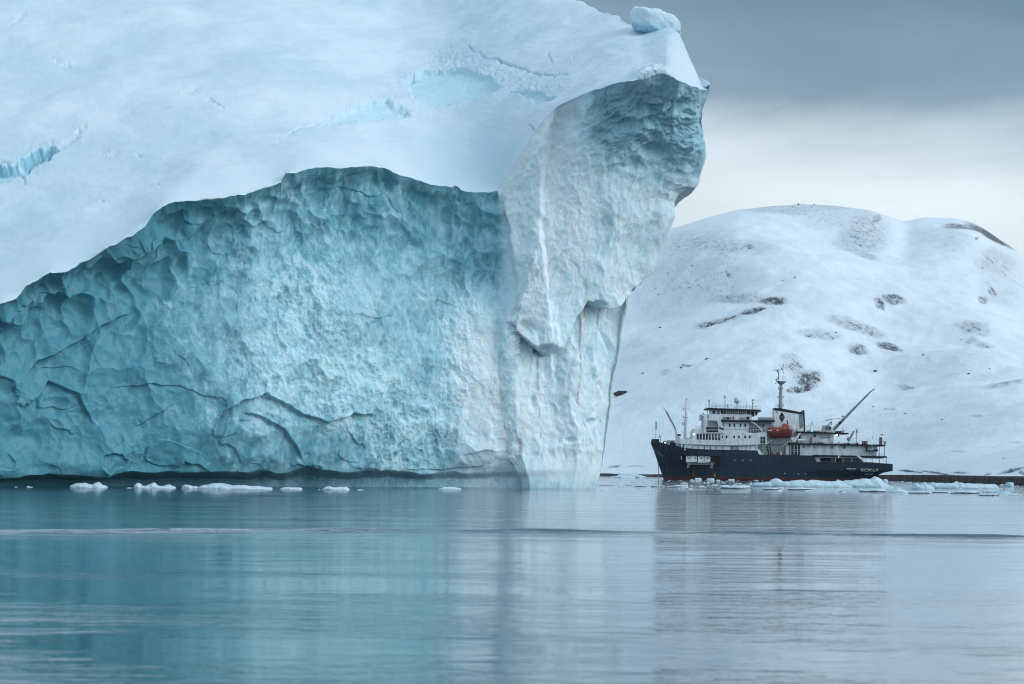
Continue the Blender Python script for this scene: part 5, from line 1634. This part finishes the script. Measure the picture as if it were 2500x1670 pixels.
# ------------------------------------------------------------------ floating ice
def ice_mound(name, prof, wl, label, group=None, depth=None, under=0.0, seed=1, rough=0.16, frost_shade=0.55, Yd=None, nx=None, fr_top=0.0):
    """prof: photo points along the top outline; wl: photo y of its waterline; a closed lump with real depth"""
    prof = np.array(prof, float)
    xa, xb = prof[0, 0], prof[-1, 0]
    Yd = Yd or float(water_Y((xa + xb) / 2, wl))
    k = Yd / F
    nx = nx or int(np.clip((xb - xa) * 1.1, 26, 220))
    nv = 26
    pxs = np.linspace(xa, xb, nx)
    hp = np.interp(pxs, prof[:, 0], prof[:, 1])
    Xc, _, Zt = at(pxs, hp, Yd)
    Z0 = at(pxs, wl + 0 * pxs, Yd)[2]
    Hh = np.maximum((Zt - Z0.mean()) * 0.74, 0.04)
    W = (xb - xa) * k
    dep = depth or min(max(0.55 * W, 1.2), 9.0)
    endt = np.clip(np.minimum(pxs - xa, xb - pxs) / (0.5 * (xb - xa)), 0, 1)
    half = dep / 2 * (0.25 + 0.75 * np.sqrt(1 - (1 - endt) ** 2))
    ph = np.linspace(-0.35, np.pi + 0.35, nv)
    P = np.zeros((nx, nv, 3), np.float32)
    cs, sn = np.cos(ph), np.sin(ph)
    ys = -np.sign(cs) * np.abs(cs) ** 0.75
    zs = np.where(sn > 0, np.abs(sn) ** 0.7, sn * 0.8)
    P[..., 0] = Xc[:, None]
    ymul = np.where((ph < 0.35) | (ph > np.pi - 0.35), 1 - under, 1.0)
    P[..., 1] = half[:, None] * (ys * ymul)[None]
    P[..., 2] = Hh[:, None] * np.maximum(zs, 0)[None] + np.minimum(zs, 0)[None] * 0.5
    cx = (Xc[0] + Xc[-1]) / 2
    P[..., 0] -= cx
    sc = max(0.5, min(2.2, W / 4))
    N = grid_normals(P)
    Q = P + seed * 11.3
    hh = np.clip(P[..., 2], 0.0, None)
    amp = np.minimum(rough * sc, 0.30 * Hh[:, None] + 0.03)
    w1 = worley(Q / (0.9 * sc))
    P = P + N * ((amp * 1.5 * fbm(Q / (1.3 * sc), 4) + amp * 1.2 * (w1 - 0.35)) * sstep(ph, -0.35, 0.25)[None])[..., None]
    fa = np.clip(frost_shade + 0.35 * fbm(Q / sc, 3) + fr_top * sstep(hh, 0.4 * Hh.max(), 0.9 * Hh.max()), 0, 1)
    P[0] = P[0].mean(0); P[-1] = P[-1].mean(0)
    me = grid_mesh(name, P, {'frost_shade': fa})
    o = link(name, me, M_FLOE, loc=(cx, Yd + dep * 0.4, 0.0))
    return tag(o, label, 'ice floe' if name == 'ice_floe' else 'ice chunk' if name == 'ice_chunk' else 'bergy bit', group)


GB = 'white ice pieces floating along the foot of the teal cliff'
ice_mound('ice_chunk', [(168, 1187), (172, 1182), (180, 1178), (190, 1175.5), (205, 1175), (214, 1178), (220, 1177), (228, 1172), (236, 1171.5), (246, 1180), (258, 1184.5), (259, 1187)], 1188,
          'white two-humped ice piece nearest the left end of the teal cliff foot', GB, seed=1, Yd=372, frost_shade=.8, rough=.26)
ice_mound('ice_chunk', [(324, 1187), (327, 1177), (332, 1172.5), (338, 1173), (341, 1179), (352, 1180), (360, 1175), (371, 1171.8), (378, 1177), (392, 1180.5), (404, 1178), (410, 1176.5), (416, 1181), (425, 1183), (426, 1187)], 1188.5,
          'knobbly white ice piece with several small peaks beside the long drifting slab', GB, seed=2, Yd=371, frost_shade=.8, rough=.26)
ice_mound('ice_chunk', [(441, 1188), (446, 1179), (453, 1174.5), (462, 1178), (470, 1182), (481, 1183), (482, 1188)], 1189,
          'small pointed white ice piece touching the left end of the long slab', GB, seed=3, Yd=371, frost_shade=.78, rough=.26)
ice_mound('ice_floe', [(477, 1188), (486, 1181), (494, 1177.5), (500, 1179), (512, 1176), (528, 1173), (540, 1174), (565, 1178), (590, 1178.5), (606, 1181.5), (640, 1182.5), (659, 1186), (660, 1189)], 1190.5,
          'longest white ice slab with a smooth hump drifting below the middle of the teal cliff', GB, seed=4, Yd=368, frost_shade=.8, rough=.26)
ice_mound('ice_chunk', [(682, 1188), (690, 1183.5), (704, 1181), (712, 1182.5), (724, 1184), (733, 1184), (737, 1188)], 1189.5, 'low white ice piece just right of the long drifting slab', GB, seed=5, Yd=371, frost_shade=.8, rough=.26)
ice_mound('ice_floe', [(786, 1190), (792, 1186), (806, 1183.8), (830, 1184), (846, 1183.4), (850, 1187), (853, 1190)], 1192.5, 'flat-topped white ice piece alone below the centre of the teal cliff', GB, seed=6, Yd=372, frost_shade=.8, rough=.26)
ice_mound('ice_chunk', [(1069, 1192), (1076, 1188), (1088, 1185.8), (1096, 1185), (1108, 1187), (1122, 1190.3), (1126, 1192)], 1194, 'white ice piece floating alone near the corner of the iceberg', GB, seed=7, Yd=392, frost_shade=.8, rough=.26)
for k, (a, b_, t_, w_) in enumerate(((872, 888, 1189.3, 1191.5), (777, 781, 1188.5, 1190), (62, 78, 1188.8, 1191), (34, 40, 1189.2, 1191), (308, 322, 1186.6, 1188.2))):
    ice_mound('ice_chunk', [(a, w_), ((a * .6 + b_ * .4), t_), (b_, w_)], w_, 'tiny white ice fragment low in the water under the teal cliff', GB, seed=8 + k, Yd=371, frost_shade=.8, rough=.26)

GS = 'ice floes drifting between the iceberg and the ship'
ice_mound('bergy_bit', [(1839, 1190), (1842, 1181), (1850, 1179), (1868, 1178), (1886, 1176), (1886, 1172), (1891, 1168.5), (1900, 1166), (1909, 1168.5), (1914, 1175), (1931, 1174), (1940, 1171.5),
                        (1949, 1171.5), (1961, 1172), (1970, 1174), (1980, 1171), (1991, 1170), (2004, 1171.5), (2012, 1173), (2026, 1175), (2046, 1174.5), (2062, 1178), (2080, 1188), (2086, 1191)], 1192.5,
          'long pale blue bergy bit with a round knob in front of the ship hull', GS, depth=9, seed=21, rough=.10, frost_shade=.35, Yd=530, fr_top=.6)
ice_mound('bergy_bit', [(2043, 1190), (2047, 1172), (2049, 1170), (2060, 1173.5), (2072, 1172), (2080, 1173), (2090, 1172.5), (2102, 1172), (2113, 1168.5), (2122, 1168), (2130, 1170.5), (2138, 1164), (2143, 1161.5),
                        (2150, 1168), (2158, 1176), (2172, 1186), (2186, 1192)], 1193.5, 'jagged pale blue bergy bit with a peak at right below the ship stern', GS, depth=10, seed=23, rough=.2, frost_shade=.4, Yd=545, fr_top=.6)
ice_mound('bergy_bit', [(2154, 1180), (2156, 1169), (2160, 1166), (2165, 1165), (2169, 1171), (2170, 1180)], 1181.5, 'upright blue-grey ice block standing just right of the ship stern', GS, depth=3, seed=24, rough=.1, frost_shade=.25)
ice_mound('bergy_bit', [(2167, 1201), (2176, 1196), (2186, 1190), (2193, 1186), (2200, 1189), (2210, 1196), (2222, 1200), (2224, 1202)], 1203, 'cone-shaped pale ice mound in front of the dark beach, right of the stern', GS, depth=6, seed=25, rough=.1, frost_shade=.5)
ice_mound('bergy_bit', [(2225, 1193), (2234, 1182), (2237, 1176), (2241, 1175), (2247, 1180), (2256, 1178), (2259, 1174), (2263, 1172.5), (2266, 1179), (2274, 1180), (2282, 1188), (2286, 1193)], 1195,
          'twin-peaked pale blue bergy bit in front of the dark beach', GS, depth=6, seed=26, rough=.12, frost_shade=.4, fr_top=.5)
ice_mound('bergy_bit', [(2273, 1190), (2276, 1181), (2282, 1174.5), (2287, 1173), (2292, 1177), (2310, 1176.5), (2320, 1176), (2326, 1178.5), (2336, 1176), (2345, 1170), (2350, 1172.5), (2354, 1177.5), (2372, 1177.5),
                        (2384, 1178.5), (2400, 1178), (2424, 1177.5), (2436, 1177), (2441, 1186), (2446, 1192)], 1193.5, 'long pale blue bergy bit with one sharp tooth in front of the dark beach', GS, depth=9, seed=27, rough=.12, frost_shade=.4, fr_top=.5)
ice_mound('bergy_bit', [(2457, 1186), (2459, 1176), (2464, 1173.5), (2474, 1173.5), (2478, 1178), (2478, 1187)], 1189, 'squat green-blue ice block against the dark beach far right', GS, depth=4, seed=28, rough=.08, frost_shade=.1)
ice_mound('bergy_bit', [(2428, 1201), (2436, 1199), (2446, 1197), (2456, 1197.5), (2466, 1200), (2472, 1203)], 1203.5, 'low dark blue ice lump near the right edge below the green-blue block', GS, depth=4, seed=29, rough=.08, frost_shade=.0)
FLO = [(1462, 1501, 1182, 1184.8, 'thin flat ice floe beside the foot of the iceberg pillar'), (1526, 1545, 1182.6, 1184.8, 'small thin ice floe between the iceberg pillar and the ship bow'),
       (1548, 1580, 1183.4, 1188, 'flat white ice floe off the bow of the ship, nearest the iceberg side'), (1589, 1626, 1184.5, 1189, 'flat ice floe straight below the anchor chain of the ship'),
       (1628, 1648, 1185.5, 1190.5, None), (1646, 1681, 1180, 1190.8, 'lumpy white ice floe below the foremast of the ship'), (1660, 1680, 1177, 1182.6, None), (1674, 1696, 1190.8, 1193.5, None),
       (1689, 1728, 1186, 1192, 'flat white ice floe below the shell door of the ship'), (1736, 1752, 1183, 1187, None), (1753, 1786, 1182.5, 1190, 'rounded white ice floe overlapping the bigger floe below the bridge'),
       (1759, 1837, 1181, 1194.2, 'broad flat white ice floe with a dark edge below the bridge of the ship'), (1761, 1772, 1177, 1180, None), (1796, 1812, 1178, 1182, None), (1824, 1839, 1179, 1183, None),
       (1861, 1905, 1189, 1195.6, 'flat white ice floe just in front of the round-knobbed bergy bit'), (1897, 1915, 1187.6, 1193, None), (1924, 1986, 1187.5, 1196.6, 'flat ice floe with a dark undercut edge in front of the long bergy bit'),
       (2100, 2168, 1192, 1201.6, 'flat white ice floe below the stern lettering of the ship'), (2153, 2166, 1203.4, 1205.6, None), (2220, 2273, 1196.6, 1205, 'flat ice floe with a dark wet edge right of the cone-shaped mound'),
       (2278, 2330, 1197.5, 1203, 'thin ice floe under the long toothed bergy bit, left of the longer thin floe'), (2320, 2397, 1197, 1205, 'long thin ice floe with a dark wet edge under the toothed bergy bit'),
       (2325, 2350, 1191, 1194, None), (2392, 2442, 1203, 1210, 'white ice floe nearest the camera at the far right'), (2400, 2424, 1196.5, 1202, None), (2477, 2487, 1201.4, 1204, None), (2478, 2492, 1208.6, 1210.4, None),
       (1696, 1714, 1164.5, 1173.5, 'white ice lump against the hull right beside the red buoy'), (1725, 1745, 1165, 1174, 'rounded white ice lump against the hull under the orange buoy'),
       (1748, 1759, 1170, 1175, None), (1686, 1692, 1169.4, 1172.6, None), (1778, 1794, 1168, 1174, 'low white ice lump against the hull below the portholes'), (1842, 1852, 1171, 1174, None),
       (2442, 2452, 1180.6, 1184.5, None), (2212, 2228, 1176, 1179.4, None), (2200, 2206, 1173.5, 1176.6, None), (1490, 1496, 1160.5, 1166.5, None), (1497, 1503, 1159.5, 1166, None)]
for k, (a, b_, t_, w_, lab) in enumerate(FLO):
    r_ = random.Random(k)
    n_ = 7
    flat = (w_ - t_) < 0.30 * (b_ - a)
    pr = [(a, w_ - 0.25 * (w_ - t_))] + [(a + (b_ - a) * (i + .5) / n_, t_ + (w_ - t_) * r_.uniform(0, .45 if flat else .3) * (1.0 if i in (0, n_ - 1) else .8)) for i in range(n_)] + [(b_, w_ - .2 * (w_ - t_))]
    ice_mound('ice_floe' if flat else 'ice_chunk', pr, w_, lab or 'small white ice piece drifting in the brash between the iceberg and the shore', GS, seed=40 + k, under=.45 if flat else .15, rough=.09,
              frost_shade=.85 if flat else .75, depth=(b_ - a) * float(water_Y((a + b_) / 2, w_)) / F * (.9 if flat else .7))
# stranded glacier ice at the left shore
ice_mound('bergy_bit', [(1500, 1165), (1506, 1161), (1514, 1157), (1524, 1159), (1536, 1161.5), (1550, 1163), (1556, 1165)], 1166.8, 'white snowy ice heap stranded on the shore between the pillar and the ship bow', GS, depth=7, seed=91, rough=.12, frost_shade=.95)
ice_mound('bergy_bit', [(1509, 1160), (1512, 1152.5), (1518, 1155), (1530, 1156), (1545, 1155), (1558, 1159), (1572, 1164), (1580, 1166)], 1166.2, 'pale blue ice ridge on the shore behind the white heap, left of the ship bow', GS, depth=9, seed=92, rough=.12, frost_shade=.4, Yd=1190)
ice_mound('bergy_bit', [(1550, 1166), (1552, 1161), (1557, 1159), (1563, 1161), (1567, 1164), (1569, 1166)], 1167.4, 'small dark blue ice lump in the water left of the anchor chain', GS, depth=4, seed=93, rough=.1, frost_shade=-.2)


def build_brash():
    """the loose crumbs of ice between the floes: nobody could count them"""
    r_ = np.random.RandomState(11)
    bm = bmesh.new()
    for k in range(420):
        px = r_.uniform(1470, 2500)
        py = 1171 + (px - 1480) * .009 + abs(r_.normal(0, 1)) * 13
        if r_.rand() < .25: px, py = r_.uniform(1640, 1860), r_.uniform(1171, 1188)
        Yd = float(water_Y(px, py))
        if Yd > 960: continue
        X, Yw, Z = at(px, py, Yd)
        a = abs(r_.normal(0, 1)) * .32 + .12
        m = Matrix.Translation((X, Yw, 0.02)) @ Matrix.Rotation(r_.uniform(0, 6.3), 4, 'Z') @ Matrix.Diagonal((a, a * r_.uniform(.5, 1.1), a * r_.uniform(.10, .28), 1))
        g = bmesh.ops.create_icosphere(bm, subdivisions=1, radius=1.0, matrix=m)
        for v in g['verts']:
            v.co += Vector(r_.uniform(-.12, .12, 3) * a)
    me = bpy.data.meshes.new('brash_ice')
    bm.to_mesh(me); bm.free()
    at_ = me.attributes.new('frost_shade', 'FLOAT', 'POINT')
    at_.data.foreach_set('value', np.full(len(me.vertices), .9, np.float32))
    tag(link('brash_ice', me, M_FLOE), 'loose white crumbs of brash ice scattered over the water by the ship', 'brash ice', None, 'stuff')


build_brash()

# ------------------------------------------------------------------ cold damp air over the fjord
HAZE = 0.000038
bm = bmesh.new()
bmesh.ops.create_cube(bm, size=1.0, matrix=Matrix.Translation((0, 1640, 193)) @ Matrix.Diagonal((8100, 5180, 396, 1)))
me = bpy.data.meshes.new('haze')
bm.to_mesh(me); bm.free()
m = bpy.data.materials.new('haze')
m.use_nodes = True
t = NT(m.node_tree)
pv = t.n('ShaderNodeVolumePrincipled', ins={'Color': c4(0.86, 0.92, 0.97), 'Density': HAZE, 'Anisotropy': 0.2})
t.n('ShaderNodeOutputMaterial', ins={1: pv.outputs[0]})
tag(link('haze', me, m), kind='stuff')
